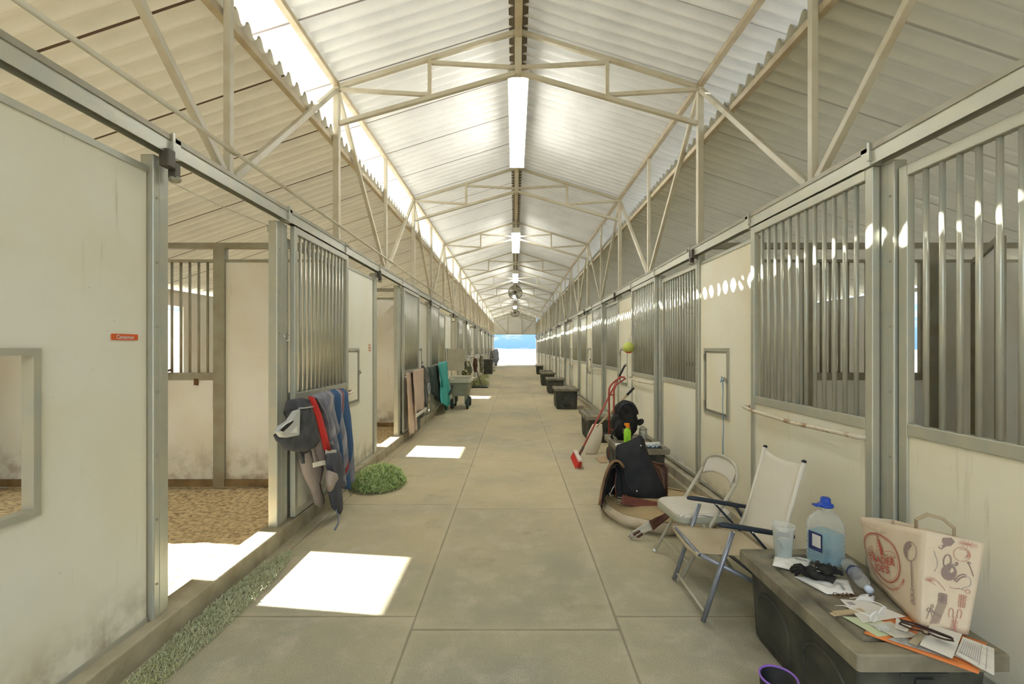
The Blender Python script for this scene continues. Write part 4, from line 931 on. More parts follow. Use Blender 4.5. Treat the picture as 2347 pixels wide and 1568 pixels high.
# large flap (outline with rounded corners) in depth 4.02..4.25
outline = [(1428,1128),(1440,1137),(1465,1142),(1505,1143),(1521,1141),(1527,1134),(1512,1100),(1490,1050),(1478,1025),(1473,1004),(1470,999),(1464,999),(1440,1012),(1415,1020),(1411,1030),(1412,1060),(1425,1090),(1428,1110)]
b = MB(); pts = [Q(px, py, 4.02+.18*(1-(py-999)/144)+.05*abs(px-1468)/60) for px, py in outline]; cN = sum(pts, Vector())/len(pts) + Vector((0,-.035,0))
mid = [p*.55+cN*.45+Vector((0,-.012,0)) for p in pts]; n_ = len(pts)
b.add(pts + mid + [cN], [(i, (i+1) % n_, n_+(i+1) % n_, n_+i) for i in range(n_)] + [(n_+i, n_+(i+1) % n_, 2*n_) for i in range(n_)]); b.build('charcoal_flap', M['suede'], t, True, solid=.012)
b = MB(); b.tube([Q(px, py, 4.0+.19*(1-(py-999)/144)) for px, py in ((1413,1040),(1419,1058),(1430,1075),(1434,1095),(1440,1115),(1452,1130),(1460,1136))], .004, 6); b.build('welt', M['blackp'], t, True)
for px, py in ((1469,1022), (1460,1126)): b = MB(); b.blob(Q(px, py, 3.99+.19*(1-(py-999)/144)), .009, .005, .009, 10, 6); b.build('stud', M['chrome'], t, True)
# brown skirt behind on the right
b = MB(); b.grid(quadpatch([Q(1480,1140,4.28), Q(1527,1136,4.30), Q(1528,1072,4.36), Q(1486,1056,4.36)], sd=2), 10, 10); b.build('brown_skirt', M['brleather'], t, True, solid=.012)
b = MB(); b.tube([Q(1486,1056,4.35), Q(1505,1062,4.35), Q(1522,1064,4.35), Q(1529,1074,4.33), Q(1529,1110,4.30), Q(1528,1138,4.28)], .009, 8); b.build('skirt_edge', M['brleather'], t, True)
b = MB(); b.tube([Q(1513,1076,4.31), Q(1518,1090,4.29), Q(1521,1105,4.28), Q(1524,1120,4.27)], .005, 6); b.tube([Q(1505,1070,4.31), Q(1512,1074,4.30), Q(1518,1080,4.30)], .004, 6); b.build('saddle_strings', M['tanleather'], t, True)
b = MB(); b.grid(quadpatch([Q(1478,1050,4.22), Q(1484,1052,4.3), Q(1482,1030,4.32), Q(1474,1006,4.24)], sd=6), 6, 8); b.build('seat_jockey', M['brleather'], t, True, solid=.02)
# arched front: tan swell over a dark opening
def arch(u, v):
    a = PI*(1-.70*u); px = 1412 + 29*math.cos(a) - 9*(1-math.sin(a))**2*(math.cos(a) < 0); py = 1158 - 102*max(0, math.sin(a))**.8; k = v
    return Q(px, py, 4.05 + .42*k) + Vector((.03*k, 0, -.01*k))
b = MB(); b.grid(arch, 22, 8); b.build('swell', M['tanleather'], t, True, solid=.022)
b = MB(); pp = [Q(1412+26*math.cos(PI*k/12), 1150-78*math.sin(PI*k/12)**.75, 4.34) for k in range(13)]; b.prism(pp, (0,.01,0)); b.build('gullet_dark', M['black'], t)  # black disc added to close the arch, standing in for its dark inside
def arch2(u, v):
    a = PI*(1-.72*u); px = 1412 + 25*math.cos(a) - 9*(1-math.sin(a))**2*(math.cos(a) < 0); py = 1162 - 98*max(0, math.sin(a))**.8
    return Q(px, py, 4.06 + .40*v)
b = MB(); b.grid(arch2, 22, 6); b.build('lining', M['black'], t, True, solid=.012)
b = MB(); b.tube([Q(1386,1150,4.04), Q(1380,1158,4.03), Q(1377,1148,4.05)] , .006, 6); b.build('stirrup_strap', M['brleather'], t, True)
b = MB(); b.tube([Q(1413,1138,4.10), Q(1409,1112,4.12), Q(1412,1085,4.14)], .006, 6); b.build('stirrup_strap', M['brleather'], t, True)
b = MB(); b.tube([Q(1398,1134,4.0), Q(1404,1120,4.02), Q(1409,1112,4.02)], .004, 6); b.tube([Q(1396,1130,4.0), Q(1400,1138,3.99), Q(1406,1134,4.0)], .004, 6); b.build('buckle', M['chrome'], t, True)
b = MB(); b.grid(quadpatch([Q(1411,1140,4.12), Q(1432,1142,4.08), Q(1428,1080,4.2), Q(1410,1062,4.24)], sd=9), 8, 10); b.build('side_panel', M['suede'], t, True, solid=.02)
# strap on the bed, and girth hanging on the bed edge
def ribbon(name, pts, w, mt, lab, cat, th=.008):
    t = thing(name, lab, cat, (pts[0].x, pts[0].y, max(0, min(p.z for p in pts)-.004))); b = MB(); P = [Vector(p) for p in pts]; L_ = []
    for i, p in enumerate(P):
        d = (P[min(i+1, len(P)-1)]-P[max(i-1, 0)]).normalized(); n_ = Vector((-d.y, d.x, 0)).normalized()*w/2; L_ += [p-n_, p+n_]
    b.add(L_, [(2*i, 2*i+1, 2*i+3, 2*i+2) for i in range(len(P)-1)]); b.build('strap', mt, t, True, solid=th); return t
def lay(px, py, z=.137): return F(px, py, z)
t = thing('leather_girth', 'red brown leather girth lying along the foot of the saddle', 'girth', (1.0, 3.95, .12))
b = MB(); b.grid(quadpatch([W(1423,1156,3.95), W(1517,1173,3.95), W(1519,1153,3.99), W(1426,1135,3.99)], bow=.01, sd=21), 14, 5); b.build('strap', M['redleather'], t, True, solid=.012)
for dz in (0, 9):
    b = MB(); b.tube([W(1414,1139+dz,3.94), W(1426,1141+dz,3.93), W(1426,1147+dz,3.93), W(1414,1145+dz,3.94)], .003, 6, True); b.build('buckle', M['chrome'], t, True)
t = thing('buckled_strap', 'cream and brown buckled strap hanging off the pet bed', 'strap', (.95, 3.6, .005))
b = MB(); b.grid(quadpatch([W(1447,1233,3.60), W(1497,1214,3.60), W(1488,1195,3.61), W(1440,1224,3.60)], bow=.005, sd=3), 10, 5); b.build('webbing', mat('cream webbing', (.62,.58,.46), .8), t, True, solid=.008)
b = MB(); b.grid(quadpatch([W(1497,1216,3.59), W(1541,1180,3.62), W(1531,1173,3.66), W(1488,1194,3.60)], bow=.006, sd=5), 10, 5); b.build('brown_end', M['brleather'], t, True, solid=.010)
for q in (((1450,1223),(1466,1215),(1468,1219),(1453,1228)), ((1458,1231),(1471,1221),(1474,1226),(1463,1233))):
    b = MB(); b.prism([W(px, py, 3.585) for px, py in q], (0,-.006,0)); b.build('tongue', M['brleather'], t)
for o_ in (0, 5):
    b = MB(); b.tube([W(1438+o_,1225+o_*.6,3.585), W(1449+o_,1219+o_*.6,3.585), W(1452+o_,1224+o_*.6,3.585), W(1441+o_,1231+o_*.6,3.585)], .0028, 6, True); b.build('buckle', M['chrome'], t, True)
# ================================================================ things on the second chest
def lid(px, y, dz=0): x = (px-VX)*y/FPX; return Vector((x, y, TZ+dz))
c = lid(1433, 5.45); t = thing('backpack', 'black backpack slumped upright on the second chest', 'backpack', c)
b = MB(); b.blob(c + Vector((0,0,.19)), .15, .12, .205, 24, 16, .28, 6, None, 2); b.build('main_bag', M['black'], t, True)
b = MB(); b.blob(c + Vector((.01,.02,.33)), .135, .10, .125, 20, 12, .10, 5, None, 4); b.build('hood_flap', M['black'], t, True)
b = MB(); b.tube([c + Vector((.01+.115*math.cos(k*PI/10), -.085, .30+.13*math.sin(k*PI/10))) for k in range(11)], .012, 8); b.build('flap_piping', M['blackp'], t, True)
b = MB(); b.blob(c + Vector((-.06,-.07,.12)), .09, .07, .13, 16, 12, .35, 7, None, 9); b.build('pocket', M['black'], t, True)
b = MB(); b.blob(c + Vector((.17,-.03,.20)), .05, .035, .035, 14, 10, .2, 7, Matrix.Rotation(-.5, 3, 'Y'), 3); b.tube([c + Vector((.10,-.04,.2)), c + Vector((.16,-.05,.17)), c + Vector((.2,-.03,.23))], .015, 8); b.build('side_strap', M['black'], t, True)
b = MB(); b.tube([c + Vector((-.06,-.10,.24)), c + Vector((-.14,-.12,.14)), c + Vector((-.19,-.09,.03)), c + Vector((-.16,-.06,.01))], .016, 8, flat=.5); b.build('shoulder_strap', M['black'], t, True)
pk = c + Vector((-.055,-.146,.115)); b = MB()
for z in (-.02, 0, .02): b.tube([pk + Vector((-.010, 0, z-.004)), pk + Vector((-.004,0,z+.006)), pk + Vector((.010,0,z+.006)), pk + Vector((.010,0,z-.004))], .003, 6)
b.tube([pk + Vector((.012,0,-.028)), pk + Vector((.014,0,.028))], .003, 6); b.build('emblem', mat('pale pink stitching', (.70,.50,.40), .7), t, True)
c = lid(1438, 5.10); t = thing('spray_bottle', 'lime green spray bottle with an orange trigger top', 'bottle', c)
b = MB(); b.lathe([(0,0),(.036,0),(.040,.008),(.041,.14),(.034,.165),(.017,.182),(.016,.19),(0,.19)], c, 24, 1, .7); b.build('bottle_body', mat('lime plastic', (.38,.80,.05), .35), t, True)
b = MB(); b.lathe([(.018,.186),(.020,.19),(.019,.21),(.012,.215)], c, 16); b.box(c.x-.032, c.x+.022, c.y-.012, c.y+.012, c.z+.212, c.z+.238); b.prism([c + Vector((.012,-.008,.214)), c + Vector((.022,-.008,.214)), c + Vector((.036,-.008,.175)), c + Vector((.028,-.008,.18))], (0,.016,0)); b.build('trigger_head', mat('orange plastic', (.90,.28,.02), .4), t, bevel=.003)
b = MB()
for z, w_ in ((.075,.018),(.06,.010),(.05,.014),(.085,.022)): b.box(c.x-.018, c.x-.018+w_, c.y-.0305, c.y-.0285, c.z+z, c.z+z+.004)
b.blob(c + Vector((-.006,-.029,.045)), .006, .002, .005, 8, 5); b.build('label_print', mat('dark green ink', (.08,.22,.03), .6), t)
c = lid(1474, 5.35); t = thing('steel_bottle', 'grey metal jar with a screw lid behind the saddle flap', 'jar', c)
b = MB(); b.lathe([(0,0),(.045,0),(.048,.006),(.048,.10),(.044,.115),(.040,.118)], c, 24); b.build('jar_body', mat('brushed grey metal', (.42,.42,.37), .45, .4), t, True)
b = MB(); b.lathe([(.042,.116),(.046,.12),(.046,.138),(.03,.145),(.028,.158),(0,.16)], c, 24); b.build('lid', M['galvd'], t, True)
b = MB(); b.tube([lid(1411,4.97,.022), lid(1440,4.98,.02), lid(1475,4.99,.024), lid(1512,4.98,.028)], [.018,.016,.020,.026], 12); o = b.build('rolled_towel', mat('white terry cloth', (.74,.73,.68), .9, bump=.4, bscale=90), smooth=True); single(o, 'white rolled towel lying across the second chest', 'towel')
b = MB()
for i in range(6): b.blob(lid(1487+i*4.5, 4.95-.012*(i % 3), .012+.012*(i % 2)), .022, .014, .010, 10, 6, .4, 8, Matrix.Rotation(i*1.3, 3, 'Z'), i)
o = b.build('work_glove', mat('pale blue grey cloth', (.50,.58,.64), .8), smooth=True); single(o, 'crumpled pale blue glove in front of the rolled towel', 'glove')
c = lid(1500, 4.93); b = MB(); b.box(c.x-.10, c.x+.08, c.y-.045, c.y+.05, TZ+.001, TZ+.006); o = b.build('black_pad', M['blackp'], bevel=.002); single(o, 'thin black pad under the pale blue glove', 'pad')
# ---------------------------------------------------------------- broom, cart, scoop, cardboard
M['redpaint'] = mat('chipped red paint', (.42,.06,.045), .45, 0, (.30,.12,.08), 12, .6)
t = thing('push_broom', 'red push broom leaning over the hand truck', 'broom', F(1322, 1052))
a = F(1330, 1050, .07); a = W(1329, 1040, 6.05); e_ = W(1432, 838, 6.85)
b = MB(); b.tube([a, a+(e_-a)*.86], .013, 10); b.build('handle', M['redpaint'], t, True)
b = MB(); b.tube([a+(e_-a)*.86, e_], .016, 10); b.build('grip', M['blackp'], t, True)
h0, h1 = F(1318, 1042, .05), F(1330, 1066, .05); b = MB(); b.bar(h0+v3(0,0,.05), h1+v3(0,0,.05), .05, .028); b.build('head', mat('white broom block', (.70,.60,.52), .5), t, bevel=.004)
b = MB(); d = (h1-h0); 
for i in range(26):
    for j in (-1, 0, 1):
        p = h0 + d*(i/25) + Vector((j*.018, 0, .04)); b.tube([p, p + Vector((j*.012-.03, -.004, -.085))], .005, 4)
b.build('bristles', mat('bright red bristles', (.62,.05,.035), .6), t)
b = MB(); b.tube([a+v3(-.01,0,-.02), a+(e_-a)*.07], .018, 10); b.build('socket', M['dark_metal'], t, True)
Y = 6.1; t = thing('hand_truck', 'red tubular hand truck standing behind the backpack', 'hand truck', (W(1402,1000,Y).x, Y, 0))
g = lambda px, py, dy=0: W(px, py, Y+dy)
for px in (1396, 1407): 
    b = MB(); x = g(px, 900).x; b.tube([(x, Y, .05), (x, Y, g(px,893).z)] + [g(px+(1 if px == 1396 else 2), 889), g(px+5, 882, .04), g(px+(13 if px == 1396 else 17), 874, .1), g(px+(20 if px == 1396 else 25), 869, .2)], .0125, 8); b.build('rail', M['redpaint'], t, True)
b = MB(); b.tube([g(1416,869,.2), g(1424,864,.24), g(1431,865,.24), g(1433,869,.2)], .0125, 8); b.build('handle_loop', M['redpaint'], t, True)
for z in (g(1396,905).z, .42, .12): b = MB(); b.tube([(g(1396,0).x, Y, z), (g(1407,0).x, Y, z)], .009, 8); b.build('crossbar', M['redpaint'], t, True)
b = MB(); xx = g(1401,0).x; b.box(xx-.04, xx+.12, Y-.20, Y-.02, .01, .02); b.build('toe_plate', M['redpaint'], t)
for sx in (-1, 1):
    b = MB(); b.lathe([(.0,-.02),(.07,-.02),(.085,-.012),(.085,.012),(.07,.02),(0,.02)], (xx+.04+sx*.06, Y+.07, .086), 18, M=Matrix.Rotation(PI/2, 3, 'Y')); b.build('wheel', M['blackp'], t, True)
t = thing('feed_scoop', 'cream plastic scoop with a long wooden handle leaning on the chest', 'scoop', F(1356, 1041))
def scoopf(u, v):
    px = 1345 + 2*v + (1 if v < .5 else 0); c0 = Vector(((1352-VX)*6.45/FPX, 6.45, 0)); 
    pb = W(1356, 1040, 6.46); pt = W(1371, 972, 6.58); p = pb.lerp(pt, v); wd_ = (.045 + .065*math.sin(PI*min(1, .15+v*.75)))
    a = PI*(u-.5)*1.1; return p + Vector((wd_*math.sin(a)*1.0-.01, -.05*math.cos(a)*math.sin(PI*(.1+.85*v)), .0))
b = MB(); b.grid(scoopf, 14, 16); b.build('blade', mat('cream plastic blade', (.66,.60,.45), .5), t, True, solid=.006)
a = W(1371, 975, 6.57); e_ = W(1452, 890, 7.0); b = MB(); b.tube([a+(a-e_)*.04, a+(e_-a)*.80], .0145, 10); b.build('handle', M['wood_pale'], t, True)
b = MB(); b.tube([a+(e_-a)*.80, e_], .019, 10); b.build('grip', M['blackp'], t, True)
P = [F(1366,1050,.004), F(1375,1061,.004), F(1392,1061,.004), F(1392,1046,.004)]; b = MB(); b.prism(P, (0,0,.006)); o = b.build('cardboard_piece', mat('tan cardboard', (.50,.36,.21), .8)); single(o, 'flat tan cardboard scrap beside the second chest', 'cardboard')
# hanging ball
c = W(1441, 797, 6.98); t = thing('horse_ball', 'green and red hanging treat ball beside a grille', 'ball', (c.x, c.y, c.z-.09))
b = MB(); R = .088; b.lathe([(R*math.sin(PI*k/16), -R*math.cos(PI*k/16)) for k in range(4, 17)], c, 24); b.build('green_shell', mat('yellow green plastic', (.50,.55,.12), .4), t, True)
b = MB(); b.lathe([(R*1.002*math.sin(PI*k/16), -R*1.002*math.cos(PI*k/16)) for k in range(0, 5)], c, 24); b.build('red_base', mat('orange red plastic', (.66,.13,.05), .4), t, True)
b = MB(); b.tube([c + Vector((.022*math.cos(k*PI/8), 0, R+.02+.022*math.sin(k*PI/8))) for k in range(16)], .004, 6, True); b.tube([c + Vector((0,0,R+.04)), Vector((XR-.03, c.y, c.z+.5))], .003, 5); b.build('hook', M['chrome'], t, True)
# blue cord on the feed hatch
x = XR-.045; yy = 1043*1.9/482; b = MB(); b.tube([(x, 4.14, 1.21), (x-.004, 4.125, 1.12), (x, 4.14, .98), (x+.003, 4.13, .8), (x, 4.135, .66), (x-.003, 4.128, .5)], [.006,.004,.0035,.004,.005,.006], 6)
b.tube([(x, 4.12, 1.23), (x-.02, 4.14, 1.20), (x, 4.16, 1.23), (x-.01, 4.14, 1.25)], .004, 6, True); o = b.build('cord', mat('faded blue cord', (.16,.36,.52), .7), smooth=True); single(o, 'faded blue cord hanging from a feed hatch latch', 'cord')
# ================================================================ left side: chain, signs, cloths
t = thing('chain', 'steel chain with a round ring hanging on the wide doorway post', 'chain', (XL+.062, 3.60, 1.57))
b = MB(); z = 2.46; i = 0
while z > 1.66:
    ax_ = (.0, 1) if i % 2 else (1, .0); pts = [Vector((XL+.066 + .006*ax_[0]*math.cos(k*PI/4), 3.60 + .008*ax_[1]*math.cos(k*PI/4), z + .014*math.sin(k*PI/4))) for k in range(8)]
    b.tube(pts, .0022, 5, True); z -= .021; i += 1
b.build('links', M['galv'], t, True)
b = MB(); b.tube([Vector((XL+.068, 3.60+.034*math.cos(k*PI/12), 1.60+.034*math.sin(k*PI/12))) for k in range(24)], .004, 8, True); b.build('ring', M['chrome'], t, True)
M['sign_orange'] = mat('orange sign plate', (.72,.13,.03), .4)
x = XL+.013; t = thing('name_sign', 'small orange plate with white lettering on the board front', 'sign', (x, 2.168, 1.548))
b = MB(); b.prism([(x, 2.168+p[0], 1.5625+p[1]) for p in rring(.074, .0145, 0, .006)], (.003,0,0)); b.build('plate', M['sign_orange'], t)
b = text_mesh('Cinnamon', .026, lambda a_, c_: Vector((x+.0038, 2.168 + a_*.9, 1.554 + c_)), .0004); b.build('lettering', M['white'], t)
x = XL+.013; t = thing('warning_sign', 'tiny faded red square notice on a board front', 'sign', (x, 5.84, 1.47))
b = MB(); b.box(x, x+.003, 5.80, 5.88, 1.47, 1.56); b.build('plate', mat('faded pink plate', (.62,.30,.20), .6), t)
b = MB(); b.box(x+.0031, x+.004, 5.815, 5.865, 1.525, 1.545); b.box(x+.0031, x+.004, 5.815, 5.865, 1.485, 1.50); b.build('marks', M['cream'], t)
def cloth(t, name, mt, y0, y1, ztop, zbot, x0=XL+.165, depth=.05, folds=5, seed=0, gather=0.0, nu=48, nv=26, back=False, solid=.006, hem=None, smooth_=True, cap=True):
    """cloth draped over a bar at x0 running along y, hanging on the aisle side"""
    def fn(u, v):
        yy = y0 + (y1-y0)*u; yy += gather*(.5-u)*v**1.2*(y1-y0)
        zb_ = zbot(u) if callable(zbot) else zbot; zt_ = ztop(u) if callable(ztop) else ztop
        f = math.sin(folds*2*PI*u + 1.5*noise.noise(Vector((u*3, v*2, seed))) + seed)
        amp = depth*(.15+.85*min(1, v*1.6))
        if cap and v < .12: k = v/.12; z = zt_ - .02 + .02*math.sin(PI*.5*k) ; xx = x0 - .03 + .045*k
        else: k = (v-.12)/.88 if cap else v; z = zt_ + (zb_-zt_)*k; xx = x0 + .015
        return Vector((xx + amp*(.5+.5*f)*(.4+.6*v) + .01*noise.noise(Vector((u*9, v*5, seed+3))), yy + .012*math.sin(f*2+v*3), z))
    b = MB(); b.grid(fn, nu, nv); o = b.build(name, mt, t, smooth_, solid=solid); return o, fn
def bands(name, base, items, P_axis=1, rough=.9):
    """cloth with woven stripes along the barn: items (centre, half width, colour)"""
    m, nt, b, P, S = newmat(name, rough, .1); c = mixc(nt, smooth(nt, noi(nt, P, 9, 5), .35, .7), base, tuple(x*.72 for x in base))
    for y_, w_, col in items:
        f = mth(nt, 'LESS_THAN', mth(nt, 'ABSOLUTE', mth(nt, 'SUBTRACT', S[P_axis], y_)), w_); c = mixc(nt, f, c, col)
    nt.links.new(c, b.inputs['Base Color']); bp = nt.nodes.new('ShaderNodeBump'); bp.inputs['Strength'].default_value = .4; bp.inputs['Distance'].default_value = .004
    nt.links.new(noi(nt, P, 220, 2), bp.inputs['Height']); nt.links.new(bp.outputs[0], b.inputs['Normal']); return m
def puff(pts, x0, d, ins=.6):
    """closed outline (y, z) swelling to the thickness d on both sides of the plane x0"""
    b = MB(); n_ = len(pts); cy_, cz_ = sum(p[0] for p in pts)/n_, sum(p[1] for p in pts)/n_
    rg = []
    for k, (f, w_) in enumerate(((1, 0), (.93, .55), (.78, .85), (ins*.8, 1.0), (.2, 1.05))):
        rg.append([(cy_+(y_-cy_)*f, cz_+(z_-cz_)*f, w_) for y_, z_ in pts])
    for sg in (-1, 1):
        vs_ = [Vector((x0+sg*d*w_*(1+.25*noise.noise(Vector((y_*7, z_*7, sg)))), y_, z_)) for r_ in rg for y_, z_, w_ in r_] + [Vector((x0+sg*d*1.05, cy_, cz_))]
        b.add(vs_, [(k*n_+i, k*n_+(i+1) % n_, (k+1)*n_+(i+1) % n_, (k+1)*n_+i) for k in range(4) for i in range(n_)] + [(4*n_+i, 4*n_+(i+1) % n_, 5*n_) for i in range(n_)])
    return b
M['bl_grey'] = bands('blue grey wool', (.30,.305,.345), [(4.02,.014,(.42,.39,.42)),(3.90,.010,(.24,.22,.30)),(4.17,.05,(.06,.12,.24)),(4.28,.015,(.42,.41,.42)),(4.40,.05,(.07,.13,.25)),(4.335,.008,(.35,.07,.08))])
M['bl_taupe'] = mat('taupe wool', (.40,.34,.30), .9, 0, (.33,.28,.26), 8, .6, bump=.4, bscale=200)
M['bl_red'] = mat('red binding', (.55,.035,.03), .8); M['bl_cream'] = mat('cream binding', (.72,.69,.60), .8)
t = thing('horse_blanket', 'blue grey and taupe horse blanket with red and cream edging on a bar', 'horse blanket', (-1.66, 4.1, .1))
def lerp_tab(tab, v):
    k = min(len(tab)-2, int(v*(len(tab)-1))); f = v*(len(tab)-1)-k; return tab[k]*(1-f)+tab[k+1]*f
def hung(name, mt, pl, pr, pt, pb, X0, depth, folds, seed, solid=.008, nu=60, nv=30, over=True):
    """cloth hanging over the bar; pl/pr, pt/pb give its sides, top and hem, traced as world lines on the plane X0"""
    def fn(u, v):
        px = lerp_tab(pl, v)*(1-u)+lerp_tab(pr, v)*u; py = lerp_tab(pt, u)*(1-v)+lerp_tab(pb, u)*v
        y = X0*FPX/(px-VX); z = H-(py-VY)*y/FPX
        f = .5+.5*math.sin(folds*2*PI*u + 1.2*noise.noise(Vector((u*3, v*2, seed))) + seed); a = depth*(.12+.88*min(1, v*2.2))
        x = X0 + a*(f-.5) + .008*noise.noise(Vector((u*8, v*5, seed)))
        if over and v < .06: x -= .05*(1-v/.06); z -= .012*(1-v/.06)**2
        return Vector((x, y, z))
    b = MB(); b.grid(fn, nu, nv); b.build(name, mt, t, True, solid=solid); return fn
hung('taupe_lining', M['bl_taupe'], [700,700,702,708,715], [735,742,750,758,764], [914,910,906], [1064,1058,1053], -1.665, .05, 2.2, 1)
hung('grey_layer', M['bl_grey'], [722,735,745,754,768], [797,800,801,803,806], [905,898,893,889,888], [1040,1072,1118,1122,1096], -1.625, .085, 4.2, 2)
hung('taupe_lining', M['bl_taupe'], [766,764,760], [790,784,782], [1035,1035], [1060,1110], -1.66, .03, 1, 5, over=False, nu=12, nv=10)
red = [(712,909),(720,925),(729,950),(737,980),(744,1005),(750,1033)]
P_ = [Vector((-1.585, -1.585*FPX/(px-VX), H-(py-VY)*(-1.585*FPX/(px-VX))/FPX)) for px, py in red]; w_ = [(-5,6),(-6,6),(-6,7),(-6,7),(-7,7),(-7,8)]
def pxp(X, px, py): y = X*FPX/(px-VX); return Vector((X, y, H-(py-VY)*y/FPX))
b = MB(); vs_ = []
for (px, py), (a_, c_) in zip(red, w_): vs_ += [pxp(-1.598, px+a_, py), pxp(-1.590, px+c_, py)]
b.add(vs_, [(2*k, 2*k+1, 2*k+3, 2*k+2) for k in range(5)]); b.build('red_edge', M['bl_red'], t, True, solid=.012)
for q in (((716,1061),(765,1049),(766,1060),(717,1072)), ((745,1031),(770,1031),(771,1044),(746,1046))):
    b = MB(); b.prism([pxp(-1.595, *p) for p in q], (.006,0,0)); b.build('cream_hem', M['bl_cream'], t, bevel=.002)
b = puff([((-1.69*FPX/(px-VX)), H-(py-VY)*(-1.69*FPX/(px-VX))/FPX) for px, py in [(688,1030),(705,1030),(735,1045),(740,1075),(730,1108),(735,1138),(743,1155),(733,1165),(722,1156),(713,1122),(704,1105),(695,1082),(690,1055)]], -1.69, .03); b.build('lower_fold', M['bl_taupe'], t, True)
M['qlining'] = mat('dark quilt lining', (.07,.075,.09), .9, 0, (.13,.13,.15), 8, .6)
b = puff([((-1.57*FPX/(px-VX)), H-(py-VY)*(-1.57*FPX/(px-VX))/FPX) for px, py in [(748,1040),(780,1036),(786,1075),(778,1118),(782,1150),(784,1170),(780,1180),(764,1168),(755,1130),(752,1100),(760,1075),(750,1060)]], -1.57, .03); b.build('dark_fold', M['qlining'], t, True)
b = puff([((-1.555*FPX/(px-VX)), H-(py-VY)*(-1.555*FPX/(px-VX))/FPX) for px, py in [(752,1078),(768,1084),(770,1096),(760,1112),(754,1128),(752,1100)]], -1.555, .035); b.build('lower_fold', M['bl_taupe'], t, True)
b = MB(); b.tube([pxp(-1.55,770,1168), pxp(-1.53,776,1185), pxp(-1.50,775,1200), F(767,1214,.012)], .008, 6, flat=.5); b.build('leg_strap', mat('grey blue strap', (.14,.18,.24), .8), t, True)
b = MB(); b.tube([pxp(-1.62,795,1115), pxp(-1.60,798,1128), pxp(-1.60,805,1136)], .004, 6); b.tube([pxp(-1.6,804,1136)+Vector((.008*math.cos(k), .012*math.sin(k), .012*math.cos(k))) for k in range(6)], .003, 6, True); b.build('buckle', M['chrome'], t, True)
# fly mask / hood
M['charcoal'] = mat('charcoal mesh cloth', (.05,.055,.062), .85, 0, (.10,.105,.12), 12, .7, bump=.4, bscale=220)
M['palegrey'] = mat('pale grey fleece', (.50,.52,.50), .9)
t = thing('fly_mask', 'charcoal horse hood with pale grey trim hanging on the gate bar', 'horse hood', (XL+.22, 3.72, .72))
XM = -1.64
mk = lambda lst: [(lambda y_: (y_, H-(py-VY)*y_/FPX))((XM)*FPX/(px-VX)) for px, py in lst]
b = puff(mk([(664,916),(690,912),(703,914),(706,935),(716,960),(722,990),(728,1012),(718,1028),(700,1036),(672,1035),(652,1030),(638,1012),(632,1000),(650,998),(662,996),(664,970),(668,938),(660,935)]), XM, .055); b.build('hood_cloth', M['charcoal'], t, True)
b = MB(); b.prism([(XM+.022, y_, z_) for y_, z_ in mk([(669,937),(667,998),(640,1003),(629,1002),(618,989),(624,977),(646,964),(660,943)])], (.045,0,0)); b.build('muzzle_trim', M['palegrey'], t, bevel=.012)
op = mk([(619,988),(622,981),(632,973),(645,966),(650,963),(648,969),(640,977),(632,984),(625,990)])
b = MB(); b.prism([(XM+.068, y_, z_) for y_, z_ in op], (.004,0,0)); b.build('opening', M['black'], t)  # flat black patch painting the shaded inside of the hood
b = MB(); b.tube([Vector((XM+.066, y_, z_)) for y_, z_ in op], .006, 6, True); b.build('piping', M['white'], t, True)
b = MB(); b.prism([(XM+.066, y_, z_) for y_, z_ in mk([(644,992),(658,977),(659,992)])], (.004,0,0)); b.build('reflective_patch', M['white'], t)
b = MB(); b.tube([Vector((XM+.055, y_, z_)) for y_, z_ in mk([(667,936),(684,935),(702,932)])], .005, 6); b.build('seam_piping', M['palegrey'], t, True)
b = MB(); b.prism([(XM-.03, y_, z_) for y_, z_ in mk([(716,1015),(732,1008),(724,998),(718,1000)])], (.03,0,0)); b.prism([(XM-.05, y_, z_) for y_, z_ in mk([(696,1036),(714,1034),(712,1060),(705,1063)])], (.02,0,0)); b.build('ear_flap', M['charcoal'], t)
# second gate: beige sheet and dark hood
t = thing('horse_blanket', 'pale pink beige horse sheet hanging on the second open gate', 'horse blanket', (XL+.2, 7.400, .1))
M['beige'] = mat('pink beige cloth', (.60,.47,.36), .9, 0, (.52,.40,.31), 4, .7, bump=.3, bscale=160); M['drab'] = mat('dark drab cloth', (.10,.105,.095), .9, 0, (.19,.18,.15), 6, .7)
cloth(t, 'main_sheet', M['beige'], 7.15, 7.850, 1.12, lambda u: .10+.04*math.sin(u*3), folds=2.5, depth=.07, seed=3, x0=XL+.16, gather=.25)
cloth(t, 'front_fold', M['beige'], 7.300, 8.200, 1.15, lambda u: .44, folds=1.5, depth=.05, seed=8, x0=XL+.22)
b = MB(); b.grid(lambda u, v: Vector((XL+.29, 7.320+.86*u, .45-.06*v)), 6, 3); b.build('cream_hem', M['bl_cream'], t, True, solid=.006)
cloth(t, 'dark_lining', M['drab'], 7.650, 8.250, .46, lambda u: .10+.25*u, folds=1.5, depth=.05, seed=12, x0=XL+.19, cap=False, gather=.2)
t = thing('horse_hood', 'dark horse hood with a pale ring beside the beige sheet', 'horse hood', (XL+.2, 8.550, .5))
b = MB(); o_ = [(8.200,1.20),(8.400,1.14),(8.800,.92),(8.830,.70),(8.650,.62),(8.630,.45),(8.500,.40),(8.400,.55),(8.430,.85),(8.270,1.02)]; b.prism([(XL+.19, y_, z_) for y_, z_ in o_], (.05,0,0)); b.build('hood_cloth', M['drab'], t, bevel=.015)
b = MB(); b.tube([(XL+.25, 8.620+.09*math.cos(k*PI/10), .74+.10*math.sin(k*PI/10)) for k in range(20)], .012, 6, True); b.build('pale_ring', M['palegrey'], t, True)
